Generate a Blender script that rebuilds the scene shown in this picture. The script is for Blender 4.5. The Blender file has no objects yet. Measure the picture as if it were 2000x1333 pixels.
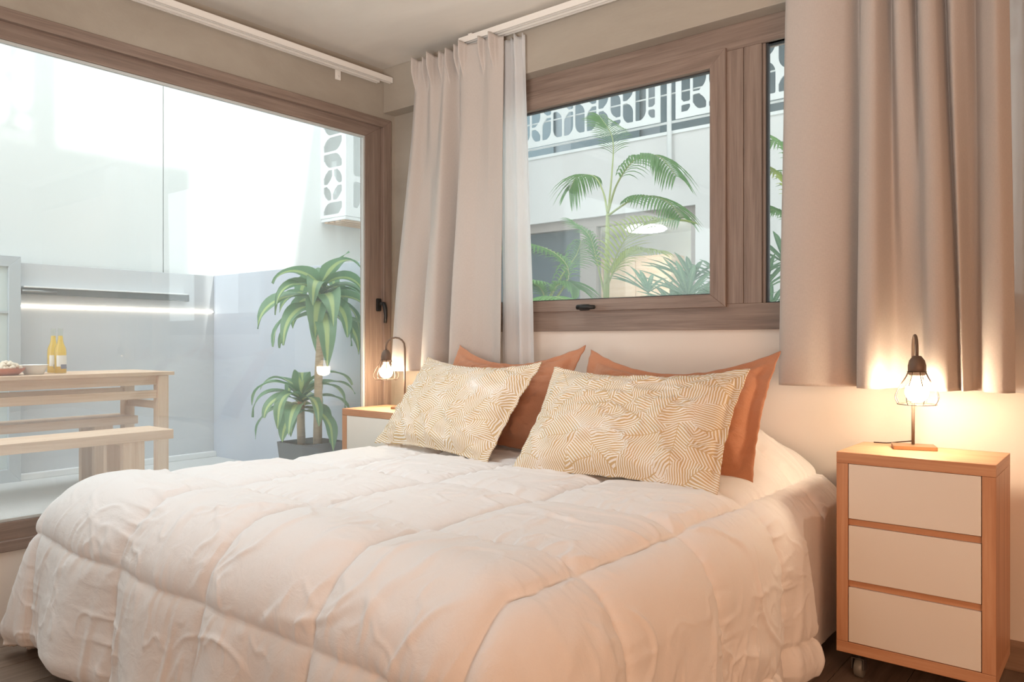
import bpy, bmesh, math, random
import numpy as np
from mathutils import Vector, Matrix, Euler

random.seed(7)
PI = math.pi
scene = bpy.context.scene
C = scene.collection

# ------------------------------------------------------------------ camera
CAM_Z = 1.05
F_PX = 1504.0
YAW = math.radians(39.05)
cam_d = bpy.data.cameras.new('camera')
cam_d.sensor_width = 36.0
cam_d.lens = F_PX / 2000.0 * 36.0
cam_d.clip_start = 0.05
cam = bpy.data.objects.new('camera', cam_d)
C.objects.link(cam)
cam.location = (0, 0, CAM_Z)
cam.rotation_euler = (PI / 2, 0, YAW)
scene.camera = cam

# ------------------------------------------------------------------ light
scene.view_settings.view_transform = 'Standard'
scene.view_settings.look = 'None'
scene.view_settings.gamma = 1.0
scene.view_settings.use_curve_mapping = False
scene.view_settings.exposure = 0.0
scene.cycles.max_bounces = 8
scene.cycles.transparent_max_bounces = 12
scene.cycles.caustics_reflective = False
scene.cycles.caustics_refractive = False
scene.cycles.use_denoising = True

world = bpy.data.worlds.new('sky')
scene.world = world
world.use_nodes = True
wb = world.node_tree.nodes['Background']
wb.inputs['Color'].default_value = (0.92, 0.97, 1.0, 1)
wb.inputs['Strength'].default_value = 3.25

sun_d = bpy.data.lights.new('sun', 'SUN')
sun_d.energy = 2.6
sun_d.angle = math.radians(1.0)
sun_d.color = (1.0, 0.96, 0.9)
sun = bpy.data.objects.new('sun', sun_d)
C.objects.link(sun)
sun.rotation_euler = Vector((-1, -0.15, -1.0)).to_track_quat('-Z', 'Y').to_euler()

# unseen area lights: one for the room's warm lamps, three added as fill
def area(name, loc, size, energy, color, target):
    d = bpy.data.lights.new(name, 'AREA')
    d.shape = 'RECTANGLE'
    d.size, d.size_y = size
    d.energy = energy
    d.color = color
    o = bpy.data.objects.new(name, d)
    C.objects.link(o)
    o.location = loc
    o.rotation_euler = (Vector(target) - Vector(loc)).to_track_quat('-Z', 'Y').to_euler()
    return o
cl = area('cool_bed_fill', (-2.2, 1.45, 2.49), (1.2, 1.0), 8.8, (0.86, 0.94, 1.0), (-2.3, 1.6, 0.0))  # cool fill added above the bed, no fixture there
cl.data.spread = math.radians(120)
area('rear_room_light', (0.8, -1.7, 1.0), (1.7, 1.5), 26.0, (1.0, 0.58, 0.36), (-0.6, 2.4, 0.6))
sd = area('nightstand_fill', (1.35, 0.1, 1.1), (1.2, 1.2), 15.0, (1.0, 0.55, 0.32), (-0.3, 2.75, 0.6))  # warm fill added to light the right nightstand
sd.data.spread = math.radians(120)
up = area('ceiling_fill', (-0.4, -0.7, 0.9), (0.9, 0.9), 21.5, (0.98, 0.97, 0.96), (-1.8, 1.5, 2.54))  # fill added to brighten the ceiling and upper walls
up.data.spread = math.radians(80)

# ------------------------------------------------------------------ numbers shared by the layout
WALL_Y = 2.92      # inner face of the head wall
WALL_X = -3.21     # inner face of the glazed wall
CEIL = 2.54
def ray(u, v=667.0):
    a = (u - 1000.0) / F_PX
    s, c = math.sin(YAW), math.cos(YAW)
    return Vector((-s + c * a, c + s * a, (666.5 - v) / F_PX))
def at_y(u, y, v=667.0):
    r = ray(u, v); t = y / r.y
    return Vector((r.x * t, y, CAM_Z + r.z * t))
def at_x(u, x, v=667.0):
    r = ray(u, v); t = x / r.x
    return Vector((x, r.y * t, CAM_Z + r.z * t))

# ------------------------------------------------------------------ materials
def lin(c):
    return tuple(((x / 255.0) / 12.92 if x / 255.0 <= 0.04045 else (((x / 255.0) + 0.055) / 1.055) ** 2.4) for x in c)
class N:
    def __init__(self, name):
        self.m = bpy.data.materials.new(name)
        self.m.use_nodes = True
        self.t = self.m.node_tree
        self.b = self.t.nodes['Principled BSDF']
        self.out = self.t.nodes['Material Output']
    def n(self, typ, **kw):
        nd = self.t.nodes.new(typ)
        for k, v in kw.items():
            if k.startswith('i_'):
                nd.inputs[k[2:].replace('_', ' ')].default_value = v
            else:
                setattr(nd, k, v)
        return nd
    def l(self, a, b):
        self.t.links.new(a, b)
    def math(self, op, a, b=None, clamp=False):
        nd = self.t.nodes.new('ShaderNodeMath'); nd.operation = op; nd.use_clamp = clamp
        for i, v in enumerate((a, b)):
            if v is None: continue
            if isinstance(v, (int, float)): nd.inputs[i].default_value = v
            else: self.l(v, nd.inputs[i])
        return nd.outputs[0]
    def ramp(self, fac, stops):
        nd = self.t.nodes.new('ShaderNodeValToRGB')
        e = nd.color_ramp.elements
        while len(e) < len(stops): e.new(0.5)
        for k, (p, c) in enumerate(stops):
            e[k].position = p; e[k].color = (*c, 1)
        self.l(fac, nd.inputs[0])
        return nd.outputs[0]
    def mix(self, fac, a, b):
        nd = self.t.nodes.new('ShaderNodeMix'); nd.data_type = 'RGBA'
        for sock, v in ((nd.inputs[0], fac), (nd.inputs[6], a), (nd.inputs[7], b)):
            if isinstance(v, (int, float)): sock.default_value = v
            elif isinstance(v, tuple): sock.default_value = (*v, 1)
            else: self.l(v, sock)
        return nd.outputs[2]
    def bump(self, h, strength=0.3, dist=0.01):
        nd = self.n('ShaderNodeBump'); nd.inputs['Strength'].default_value = strength; nd.inputs['Distance'].default_value = dist
        self.l(h, nd.inputs['Height']); self.l(nd.outputs[0], self.b.inputs['Normal'])
    def noise(self, vec, scale, detail=4, rough=0.55, dist=0.0):
        nd = self.n('ShaderNodeTexNoise')
        nd.inputs['Scale'].default_value = scale; nd.inputs['Detail'].default_value = detail
        nd.inputs['Roughness'].default_value = rough; nd.inputs['Distortion'].default_value = dist
        if vec is not None: self.l(vec, nd.inputs['Vector'])
        return nd.outputs['Fac']
    def coord(self, kind='Object', scale=(1, 1, 1)):
        tc = self.n('ShaderNodeTexCoord'); mp = self.n('ShaderNodeMapping')
        mp.inputs['Scale'].default_value = scale
        self.l(tc.outputs[kind], mp.inputs[0])
        return mp.outputs[0]

def plain(name, c, rough=0.5, metal=0.0, spec=0.5):
    k = N(name)
    k.b.inputs['Base Color'].default_value = (*lin(c), 1)
    k.b.inputs['Roughness'].default_value = rough
    k.b.inputs['Metallic'].default_value = metal
    k.b.inputs['Specular IOR Level'].default_value = spec
    return k.m
def mottled(name, c1, c2, scale=2.0, rough=0.7, bump=0.1, stretch=(1, 1, 1), fine=60):
    k = N(name)
    v = k.coord('Object', stretch)
    f = k.noise(v, scale, 6, 0.6, 0.4)
    col = k.ramp(f, [(0.3, lin(c1)), (0.7, lin(c2))])
    k.l(col, k.b.inputs['Base Color'])
    k.b.inputs['Roughness'].default_value = rough
    k.bump(k.noise(v, fine, 3), bump, 0.004)
    return k.m
def wood(name, c1, c2, c3, along=1.6, across=30, rough=0.45, bump=0.12):
    k = N(name)
    v = k.coord('UV', (along, across, 1))
    f = k.noise(v, 1.0, 6, 0.62, 0.35)
    v2 = k.coord('UV', (along * 3.5, across * 4, 1))
    g = k.noise(v2, 1.0, 4, 0.6)
    h = k.math('ADD', k.math('MULTIPLY', f, 0.72), k.math('MULTIPLY', g, 0.28))
    col = k.ramp(h, [(0.34, lin(c1)), (0.5, lin(c2)), (0.66, lin(c3))])
    k.l(col, k.b.inputs['Base Color'])
    k.b.inputs['Roughness'].default_value = rough
    k.bump(h, bump, 0.003)
    return k.m
def fabric(name, c, rough=0.9, transl=0.0, weave=900, bump=0.15, transp=0.0, vary=0.05, slub=None, wrinkle=0.0):
    k = N(name)
    v = k.coord('UV', (1, 1, 1))
    a = k.noise(k.coord('UV', (weave, weave * 0.12, 1)), 1.0, 2)
    b = k.noise(k.coord('UV', (weave * 0.12, weave, 1)), 1.0, 2)
    w = k.math('ADD', a, b)
    c0 = lin(c)
    col = k.ramp(k.math('MULTIPLY', w, 0.5), [(0.3, tuple(x * (1 - 2 * vary) for x in c0)), (0.7, tuple(min(1, x * (1 + vary)) for x in c0))])
    k.l(col, k.b.inputs['Base Color'])
    k.b.inputs['Roughness'].default_value = rough
    k.b.inputs['Specular IOR Level'].default_value = 0.2
    k.b.inputs['Sheen Weight'].default_value = 0.15
    h = w
    if wrinkle:
        wr = k.noise(k.coord('UV', (14, 14, 1)), 1.0, 5, 0.6, 1.2)
        wr2 = k.math('ABSOLUTE', k.math('SUBTRACT', wr, 0.5))
        h = k.math('ADD', k.math('MULTIPLY', w, 0.06), k.math('MULTIPLY', wr2, wrinkle))
        k.bump(h, bump, 0.02)
    else:
        k.bump(h, bump, 0.0015)
    sh = k.b.outputs[0]
    if transl:
        tr = k.n('ShaderNodeBsdfTranslucent'); tr.inputs[0].default_value = (*c0, 1)
        mx = k.n('ShaderNodeMixShader'); mx.inputs[0].default_value = transl
        k.l(sh, mx.inputs[1]); k.l(tr.outputs[0], mx.inputs[2]); sh = mx.outputs[0]
    if transp:
        tp = k.n('ShaderNodeBsdfTransparent')
        mx = k.n('ShaderNodeMixShader'); mx.inputs[0].default_value = transp
        k.l(sh, mx.inputs[1]); k.l(tp.outputs[0], mx.inputs[2]); sh = mx.outputs[0]
    k.l(sh, k.out.inputs[0])
    return k.m
def pane_glass(name, tint=(0.97, 0.99, 0.985), refl=1.0, haze=0.0):
    k = N(name)
    lw_ = k.n('ShaderNodeLayerWeight'); lw_.inputs['Blend'].default_value = 0.5
    fr = k.math('ADD', 0.04, k.math('MULTIPLY', k.math('POWER', lw_.outputs['Facing'], 5.0), 0.9))
    tp = k.n('ShaderNodeBsdfTransparent'); tp.inputs[0].default_value = (*tint, 1)
    gl = k.n('ShaderNodeBsdfGlossy'); gl.inputs['Roughness'].default_value = 0.0
    mx = k.n('ShaderNodeMixShader')
    k.l(k.math('MULTIPLY', fr, refl, True), mx.inputs[0])
    k.l(tp.outputs[0], mx.inputs[1]); k.l(gl.outputs[0], mx.inputs[2])
    sh = mx.outputs[0]
    if haze:      # pale veil mixed into the pane to imitate reflection haze
        tr = k.n('ShaderNodeBsdfTranslucent'); tr.inputs[0].default_value = (0.9, 0.92, 0.92, 1)
        m2 = k.n('ShaderNodeMixShader'); m2.inputs[0].default_value = haze
        k.l(sh, m2.inputs[1]); k.l(tr.outputs[0], m2.inputs[2]); sh = m2.outputs[0]
    k.l(sh, k.out.inputs[0])
    return k.m
def emit(name, c, s):
    k = N(name)
    k.b.inputs['Base Color'].default_value = (*c, 1)
    k.b.inputs['Emission Color'].default_value = (*c, 1)
    k.b.inputs['Emission Strength'].default_value = s
    return k.m

M = {}
M['cream'] = mottled('cream_plaster', (226, 216, 205), (232, 223, 213), 1.5, 0.85, 0.06)
M['concrete'] = mottled('smooth_concrete', (158, 147, 133), (178, 168, 154), 1.6, 0.75, 0.12, (0.5, 1, 1.6))
M['ceiling'] = mottled('concrete_ceiling', (206, 198, 187), (228, 221, 211), 1.1, 0.6, 0.1, (0.7, 1.4, 1))
M['frame'] = wood('walnut_foil', (118, 100, 89), (138, 119, 107), (154, 135, 122), 2.0, 42, 0.42, 0.15)
M['bead'] = plain('pale_gasket', (196, 200, 198), 0.4)
M['gasket'] = plain('dark_gasket', (66, 68, 70), 0.5)
M['glass'] = pane_glass('window_glass', (0.97, 0.99, 0.985), 1.3, 0.06)
M['black'] = plain('black_metal', (38, 37, 36), 0.4, 0.3)
M['white_metal'] = plain('white_enamel', (236, 230, 222), 0.4)
M['white_paint'] = plain('white_coated_steel', (240, 242, 242), 0.5)
M['floorplank'] = wood('grey_brown_plank', (98, 82, 70), (122, 104, 90), (142, 124, 108), 1.2, 22, 0.4, 0.15)
M['floorbase'] = plain('floor_joint', (58, 48, 42), 0.8)
M['baseb'] = wood('baseboard_wood', (128, 102, 82), (148, 120, 98), (164, 136, 114), 1.5, 30, 0.5)
M['alder'] = wood('alder_wood', (180, 126, 92), (200, 148, 112), (214, 166, 130), 1.3, 26, 0.42, 0.1)
M['drawer'] = plain('white_melamine', (236, 230, 220), 0.35)
M['linen'] = fabric('blackout_linen', (198, 188, 180), 0.92, 0.06, 700, 0.3, 0, 0.05)
M['sheer'] = fabric('white_voile', (250, 250, 250), 0.9, 0.6, 900, 0.1, 0.25, 0.01)
M['quilt'] = fabric('white_cotton', (242, 239, 237), 0.75, 0.0, 1200, 0.3, 0, 0.01, None, 0.6)
M['sheet'] = fabric('white_sheet', (236, 230, 224), 0.8, 0.0, 1200, 0.3, 0, 0.01, None, 0.5)
M['bedbase'] = fabric('base_fabric', (214, 204, 194), 0.9, 0.0, 900, 0.2)
M['terracotta'] = fabric('terracotta_cotton', (194, 136, 104), 0.85, 0.0, 1000, 0.5, 0, 0.05, None, 0.8)
M['wire'] = plain('bronze_wire', (70, 55, 45), 0.4, 0.6)
M['socket'] = plain('bronze_socket', (112, 94, 82), 0.5, 0.3)
M['lampbase'] = plain('brass_brown_plate', (150, 116, 84), 0.35, 0.6)
M['bulb'] = emit('bulb_diffuser', (1.0, 0.80, 0.56), 190.0)
M['bulbneck'] = emit('bulb_neck', (1.0, 0.70, 0.44), 3.5)
M['rubber'] = plain('grey_wheel', (120, 118, 112), 0.4)
M['steel'] = plain('zinc_steel', (150, 150, 148), 0.3, 0.9)
# outside
M['party'] = mottled('white_render', (228, 232, 230), (236, 238, 237), 0.8, 0.7, 0.05)
M['patio_grey'] = mottled('grey_paint', (202, 205, 208), (212, 215, 218), 1.2, 0.6, 0.08, (1, 1, 3))
M['patio_blue'] = mottled('blue_grey_paint', (194, 201, 214), (204, 211, 224), 1.0, 0.55, 0.06)
M['patio_floor'] = mottled('pale_tile', (214, 214, 212), (226, 226, 225), 2.0, 0.5, 0.05)
M['opp'] = mottled('pale_concrete', (222, 220, 219), (234, 233, 232), 0.8, 0.8, 0.1, (1, 1, 0.4))
M['oppframe'] = plain('grey_brown_aluminium', (170, 160, 154), 0.5)
M['teak'] = wood('patio_pine', (206, 168, 138), (222, 188, 160), (232, 204, 180), 1.2, 24, 0.6)
M['alu'] = plain('silver_frame', (196, 203, 208), 0.4, 0.2)
M['frosted'] = plain('frosted_glass', (214, 226, 226), 0.25)
M['darkbar'] = plain('anthracite_metal', (104, 108, 108), 0.45, 0.3)
M['led'] = emit('led_strip', (1.0, 0.86, 0.7), 9.0)
M['pot'] = plain('graphite_pot', (92, 92, 96), 0.6)
M['soil'] = mottled('soil', (60, 46, 36), (92, 72, 56), 30, 0.95, 0.6)
M['cane'] = mottled('cane_bark', (176, 148, 118), (206, 182, 152), 18, 0.8, 0.5, (1, 1, 5))
M['beerglass'] = pane_glass('bottle_glass', (0.95, 0.97, 0.93), 1.0)
def beer_mat():
    k = N('pale_beer')
    k.b.inputs['Base Color'].default_value = (*lin((250, 220, 120)), 1)
    k.b.inputs['Roughness'].default_value = 0.15
    tr = k.n('ShaderNodeBsdfTranslucent'); tr.inputs[0].default_value = (*lin((255, 232, 150)), 1)
    mx = k.n('ShaderNodeMixShader'); mx.inputs[0].default_value = 0.8
    k.l(k.b.outputs[0], mx.inputs[1]); k.l(tr.outputs[0], mx.inputs[2]); k.l(mx.outputs[0], k.out.inputs[0])
    return k.m
M['beer'] = beer_mat()
M['paper'] = plain('bottle_label_paper', (236, 234, 228), 0.6)
M['navy'] = plain('label_navy', (120, 124, 142), 0.6)
M['clay'] = mottled('terracotta_clay', (186, 108, 80), (204, 130, 100), 8, 0.7, 0.2)
M['china'] = plain('white_china', (240, 240, 238), 0.25)
M['snack'] = mottled('puffed_snack', (226, 204, 176), (242, 230, 212), 40, 0.9, 0.4)
M['dark_panel'] = plain('slate_blue_panel', (104, 116, 130), 0.5)
M['room_white'] = plain('far_room_white', (232, 232, 228), 0.8)
M['far_glass'] = pane_glass('far_glass', (0.93, 0.96, 0.96), 1.6)
M['upper_glass'] = plain('upper_glazing', (92, 112, 120), 0.2)
M['upper_wall'] = mottled('upper_wall', (122, 134, 140), (142, 152, 158), 1.0, 0.7, 0.1)
M['far_wood'] = wood('far_orange_wood', (214, 178, 144), (226, 194, 164), (234, 206, 180), 1, 20)
M['teal'] = plain('teal_fabric', (120, 152, 152), 0.9)
M['disc'] = emit('pendant_disc', (1.0, 0.95, 0.88), 70.0)
def leafmat(name, edge, mid, stripe=0.22, transl=0.35):
    k = N(name)
    tc = k.n('ShaderNodeTexCoord'); sp = k.n('ShaderNodeSeparateXYZ'); k.l(tc.outputs['UV'], sp.inputs[0])
    d = k.math('ABSOLUTE', k.math('SUBTRACT', sp.outputs[0], 0.5))
    nz = k.noise(k.coord('UV', (3, 1.2, 1)), 2.0, 2)
    d2 = k.math('ADD', d, k.math('MULTIPLY', k.math('SUBTRACT', nz, 0.5), 0.12))
    col = k.ramp(d2, [(stripe * 0.55, lin(mid)), (stripe, lin(edge))])
    k.l(col, k.b.inputs['Base Color'])
    k.b.inputs['Roughness'].default_value = 0.35
    tr = k.n('ShaderNodeBsdfTranslucent'); k.l(col, tr.inputs[0])
    mx = k.n('ShaderNodeMixShader'); mx.inputs[0].default_value = transl
    k.l(k.b.outputs[0], mx.inputs[1]); k.l(tr.outputs[0], mx.inputs[2]); k.l(mx.outputs[0], k.out.inputs[0])
    return k.m
M['dracaena'] = leafmat('striped_leaf', (120, 162, 122), (192, 214, 142), 0.17)
M['palm'] = leafmat('palm_leaflet', (112, 160, 96), (136, 180, 108), 0.2, 0.45)
M['palm_yellow'] = leafmat('yellow_palm_leaflet', (170, 188, 96), (206, 212, 120), 0.2, 0.45)
M['palm_stem'] = plain('palm_stem', (176, 186, 128), 0.6)
M['lily'] = leafmat('fan_leaflet', (112, 152, 120), (136, 172, 132), 0.2, 0.35)

def leaf_print():
    k = N('tan_frond_print')
    v = k.coord('UV', (1, 1, 1))
    # bend the lookup a little so the fronds curve
    nz = k.n('ShaderNodeTexNoise'); nz.inputs['Scale'].default_value = 6.0; nz.inputs['Detail'].default_value = 1.0
    k.l(v, nz.inputs['Vector'])
    off = k.n('ShaderNodeVectorMath', operation='MULTIPLY_ADD')
    k.l(nz.outputs['Color'], off.inputs[0]); off.inputs[1].default_value = (0.016, 0.016, 0); k.l(v, off.inputs[2])
    vo = k.n('ShaderNodeTexVoronoi'); vo.voronoi_dimensions = '2D'; vo.inputs['Scale'].default_value = 9.0
    k.l(off.outputs[0], vo.inputs['Vector'])
    sub = k.n('ShaderNodeVectorMath', operation='SUBTRACT')
    k.l(off.outputs[0], sub.inputs[0]); k.l(vo.outputs['Position'], sub.inputs[1])
    sc = k.n('ShaderNodeSeparateColor'); k.l(vo.outputs['Color'], sc.inputs[0])
    rot = k.n('ShaderNodeVectorRotate', rotation_type='Z_AXIS')
    k.l(sub.outputs[0], rot.inputs['Vector']); k.l(k.math('MULTIPLY', sc.outputs[0], 6.28), rot.inputs['Angle'])
    sp = k.n('ShaderNodeSeparateXYZ'); k.l(rot.outputs[0], sp.inputs[0])
    ab = k.math('ABSOLUTE', sp.outputs[1])
    ph = k.math('ADD', k.math('ADD', sp.outputs[0], k.math('MULTIPLY', ab, 0.7)), k.math('MULTIPLY', k.math('MULTIPLY', ab, ab), 2.0))
    s = k.math('SINE', k.math('MULTIPLY', ph, 2 * PI / 0.0105))
    s = k.math('MULTIPLY', k.math('ADD', s, 1.0), 0.5)
    rib = k.math('LESS_THAN', ab, 0.0012)
    thr = k.math('ADD', 0.40, k.math('MULTIPLY', k.math('POWER', k.math('MULTIPLY', vo.outputs['Distance'], 1.35), 3.0), 0.28))
    s = k.math('MAXIMUM', k.math('GREATER_THAN', s, thr), rib)
    white = lin((240, 235, 227)); tan = lin((206, 180, 138))
    col = k.mix(s, white, tan)
    k.l(col, k.b.inputs['Base Color'])
    k.b.inputs['Roughness'].default_value = 0.85
    k.b.inputs['Specular IOR Level'].default_value = 0.2
    wr = k.noise(k.coord('UV', (16, 16, 1)), 1.0, 4, 0.6, 1.0)
    k.bump(k.math('ABSOLUTE', k.math('SUBTRACT', wr, 0.5)), 0.35, 0.02)
    return k.m
M['print'] = leaf_print()

# ------------------------------------------------------------------ helpers
def link(o, parent=None):
    C.objects.link(o)
    if parent is not None:
        o.parent = parent
    return o
def tag(o, label=None, cat=None, group=None, kind=None):
    if label: o['label'] = label
    if cat: o['category'] = cat
    if group: o['group'] = group
    if kind: o['kind'] = kind
    return o
def thing(name, label, cat, loc=(0, 0, 0), rz=0.0, group=None):
    o = bpy.data.objects.new(name, None)
    o.empty_display_size = 0.1
    C.objects.link(o)
    o.location = loc
    o.rotation_euler = (0, 0, rz)
    return tag(o, label, cat, group)
def struct_root(name, loc=(0, 0, 0)):
    o = bpy.data.objects.new(name, None)
    C.objects.link(o); o.location = loc
    o['kind'] = 'structure'
    return o
def copy_tree(o, parent=None):
    c = o.copy(); C.objects.link(c)
    c.parent = parent
    for ch in [x for x in bpy.data.objects if x.parent == o]:
        copy_tree(ch, c)
    return c

class MB:
    """Collects shapes; build() links them as one mesh object."""
    def __init__(self):
        self.v, self.f, self.uv, self.sm = [], [], [], []
    def add(self, verts, faces, uvs=None, smooth=False):
        o = len(self.v)
        self.v += [tuple(p) for p in verts]
        for i, fc in enumerate(faces):
            self.f.append([o + k for k in fc])
            self.uv.append(uvs[i] if uvs else None)
            self.sm.append(smooth)
        return self
    def box(self, x0, x1, y0, y1, z0, z1, grain=0, bev=0.0):
        bm = bmesh.new()
        bmesh.ops.create_cube(bm, size=1.0)
        for p in bm.verts:
            p.co = Vector(((x0 + x1) / 2 + p.co.x * (x1 - x0), (y0 + y1) / 2 + p.co.y * (y1 - y0), (z0 + z1) / 2 + p.co.z * (z1 - z0)))
        if bev > 0:
            bmesh.ops.bevel(bm, geom=bm.edges[:], offset=bev, segments=2, affect='EDGES', profile=0.6)
        self.from_bm(bm, grain)
        return self
    def from_bm(self, bm, grain=0, mat=None, smooth=False):
        bm.normal_update()
        off = (random.random() * 7, random.random() * 7)
        vs = [((mat @ p.co) if mat else p.co.copy()) for p in bm.verts]
        bm.verts.index_update()
        faces, uvs = [], []
        for fc in bm.faces:
            n = [abs(c) for c in fc.normal]; ax = n.index(max(n))
            oth = [a for a in range(3) if a not in (grain, ax)]
            ids = [p.index for p in fc.verts]
            faces.append(ids)
            if ax == grain:
                a, b = [q for q in range(3) if q != grain]
                uvs.append([(bm.verts[i].co[a] * 0.3 + off[0], bm.verts[i].co[b] + off[1]) for i in ids] if False else [(p.co[a] * 0.3 + off[0], p.co[b] + off[1]) for p in fc.verts])
            else:
                b = oth[0]
                uvs.append([(p.co[grain] + off[0], p.co[b] + off[1]) for p in fc.verts])
        self.add(vs, faces, uvs, smooth)
        bm.free()
    def prism(self, pts, axis, a0, a1, grain=None):
        """polygon pts (two coordinates in the plane normal to axis) between a0 and a1"""
        n = len(pts)
        def mk(p, a):
            if axis == 0: return (a, p[0], p[1])
            if axis == 1: return (p[0], a, p[1])
            return (p[0], p[1], a)
        bm = bmesh.new()
        lo = [bm.verts.new(mk(p, a0)) for p in pts]; hi = [bm.verts.new(mk(p, a1)) for p in pts]
        bm.faces.new(lo); bm.faces.new(hi[::-1])
        for i in range(n):
            j = (i + 1) % n
            bm.faces.new((lo[i], hi[i], hi[j], lo[j]))
        bmesh.ops.recalc_face_normals(bm, faces=bm.faces[:])
        bmesh.ops.bevel(bm, geom=bm.edges[:], offset=0.0015, segments=1, affect='EDGES')
        self.from_bm(bm, grain if grain is not None else (0 if axis != 0 else 1))
        return self
    def tube(self, path, r, seg=10, caps=True):
        path = [Vector(p) for p in path]
        n = len(path)
        rs = r if isinstance(r, (list, tuple)) else [r] * n
        verts, faces = [], []
        up = Vector((0, 0, 1))
        prev = None
        for i, p in enumerate(path):
            t = (path[min(i + 1, n - 1)] - path[max(i - 1, 0)]).normalized()
            if prev is None:
                a = t.cross(up)
                if a.length < 1e-3: a = t.cross(Vector((1, 0, 0)))
                a.normalize()
            else:
                a = prev - t * prev.dot(t)
                a.normalize()
            prev = a
            b = t.cross(a)
            for k in range(seg):
                th = 2 * PI * k / seg
                verts.append(p + (a * math.cos(th) + b * math.sin(th)) * rs[i])
        for i in range(n - 1):
            for k in range(seg):
                k2 = (k + 1) % seg
                faces.append((i * seg + k, i * seg + k2, (i + 1) * seg + k2, (i + 1) * seg + k))
        if caps:
            faces.append(tuple(range(seg))[::-1]); faces.append(tuple((n - 1) * seg + k for k in range(seg)))
        self.add(verts, faces, None, True)
        return self
    def lathe(self, prof, c=(0, 0, 0), seg=24, axis=2):
        verts, faces = [], []
        n = len(prof)
        for (r, h) in prof:
            for k in range(seg):
                th = 2 * PI * k / seg
                p = (r * math.cos(th), r * math.sin(th), h)
                if axis == 0: p = (h, p[0], p[1])
                elif axis == 1: p = (p[0], h, p[1])
                verts.append((p[0] + c[0], p[1] + c[1], p[2] + c[2]))
        for i in range(n - 1):
            for k in range(seg):
                k2 = (k + 1) % seg
                faces.append((i * seg + k, i * seg + k2, (i + 1) * seg + k2, (i + 1) * seg + k))
        if prof[0][0] > 1e-5: faces.append(tuple(range(seg))[::-1])
        if prof[-1][0] > 1e-5: faces.append(tuple((n - 1) * seg + k for k in range(seg)))
        self.add(verts, faces, None, True)
        return self
    def build(self, name, mat, parent=None, loc=None):
        me = bpy.data.meshes.new(name)
        me.from_pydata(self.v, [], self.f)
        uvl = me.uv_layers.new(name='UVMap')
        data = np.zeros((len(me.loops), 2), dtype=np.float32)
        li = 0
        for i, fc in enumerate(self.f):
            u = self.uv[i]
            for k in range(len(fc)):
                if u: data[li] = u[k]
                else:
                    p = self.v[fc[k]]; data[li] = (p[0] + p[1], p[2])
                li += 1
        uvl.data.foreach_set('uv', data.ravel())
        me.polygons.foreach_set('use_smooth', np.array(self.sm, dtype=bool))
        me.materials.append(M[mat] if isinstance(mat, str) else mat)
        me.validate(); me.update()
        o = bpy.data.objects.new(name, me)
        link(o, parent)
        if loc: o.location = loc
        return o
def struct(name, mb, mat, parent=None):
    o = mb.build(name, mat, parent)
    if parent is None: o['kind'] = 'structure'
    return o

def grid_mesh(name, P, mat, parent=None, uv=None, thick=0.0, off=0.0, closed=False):
    """P: (rows, cols, 3) array"""
    r, c = P.shape[:2]
    V = P.reshape(-1, 3)
    i = np.arange((r - 1) * (c - 1)); a = (i // (c - 1)) * c + i % (c - 1)
    F = np.stack([a, a + 1, a + c + 1, a + c], 1)
    me = bpy.data.meshes.new(name)
    me.vertices.add(len(V)); me.vertices.foreach_set('co', V.astype(np.float32).ravel())
    me.loops.add(F.size); me.loops.foreach_set('vertex_index', F.astype(np.int32).ravel())
    me.polygons.add(len(F)); me.polygons.foreach_set('loop_start', (np.arange(len(F)) * 4).astype(np.int32))
    me.polygons.foreach_set('loop_total', np.full(len(F), 4, dtype=np.int32))
    me.update(calc_edges=True)
    if uv is not None:
        l = me.uv_layers.new(name='UVMap')
        l.data.foreach_set('uv', uv.reshape(-1, 2)[F.ravel()].astype(np.float32).ravel())
    me.polygons.foreach_set('use_smooth', np.ones(len(F), dtype=bool))
    me.materials.append(M[mat] if isinstance(mat, str) else mat)
    me.validate(); me.update()
    o = bpy.data.objects.new(name, me)
    link(o, parent)
    if thick:
        md = o.modifiers.new('thickness', 'SOLIDIFY'); md.thickness = thick; md.offset = off
    return o

# vectorised gradient noise
_rng = np.random.RandomState(3)
_perm = _rng.permutation(512)
_ang = _rng.rand(512) * 2 * np.pi
def pnoise(x, y):
    xi, yi = np.floor(x).astype(int), np.floor(y).astype(int)
    xf, yf = x - xi, y - yi
    u = xf * xf * xf * (xf * (xf * 6 - 15) + 10); v = yf * yf * yf * (yf * (yf * 6 - 15) + 10)
    def g(ix, iy, dx, dy):
        h = _perm[(_perm[ix % 512] + iy) % 512]
        return np.cos(_ang[h]) * dx + np.sin(_ang[h]) * dy
    a = g(xi, yi, xf, yf); b = g(xi + 1, yi, xf - 1, yf)
    c = g(xi, yi + 1, xf, yf - 1); d = g(xi + 1, yi + 1, xf - 1, yf - 1)
    return (a + u * (b - a)) + v * ((c + u * (d - c)) - (a + u * (b - a)))
def fbm(x, y, o=4):
    s = 0; a = 1.0
    for k in range(o):
        s = s + a * pnoise(x * 2 ** k + 17 * k, y * 2 ** k + 31 * k); a *= 0.5
    return s
def smooth01(t):
    t = np.clip(t, 0, 1)
    return t * t * (3 - 2 * t)
def catmull(pts, n):
    P = np.array(pts, float)
    P = np.vstack([2 * P[0] - P[1], P, 2 * P[-1] - P[-2]])
    m = len(pts) - 1
    t = np.linspace(0, m - 1e-6, n); i = t.astype(int); f = (t - i)[:, None]
    p0, p1, p2, p3 = P[i], P[i + 1], P[i + 2], P[i + 3]
    return 0.5 * ((2 * p1) + (-p0 + p2) * f + (2 * p0 - 5 * p1 + 4 * p2 - p3) * f ** 2 + (-p0 + 3 * p1 - 3 * p2 + p3) * f ** 3)

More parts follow.
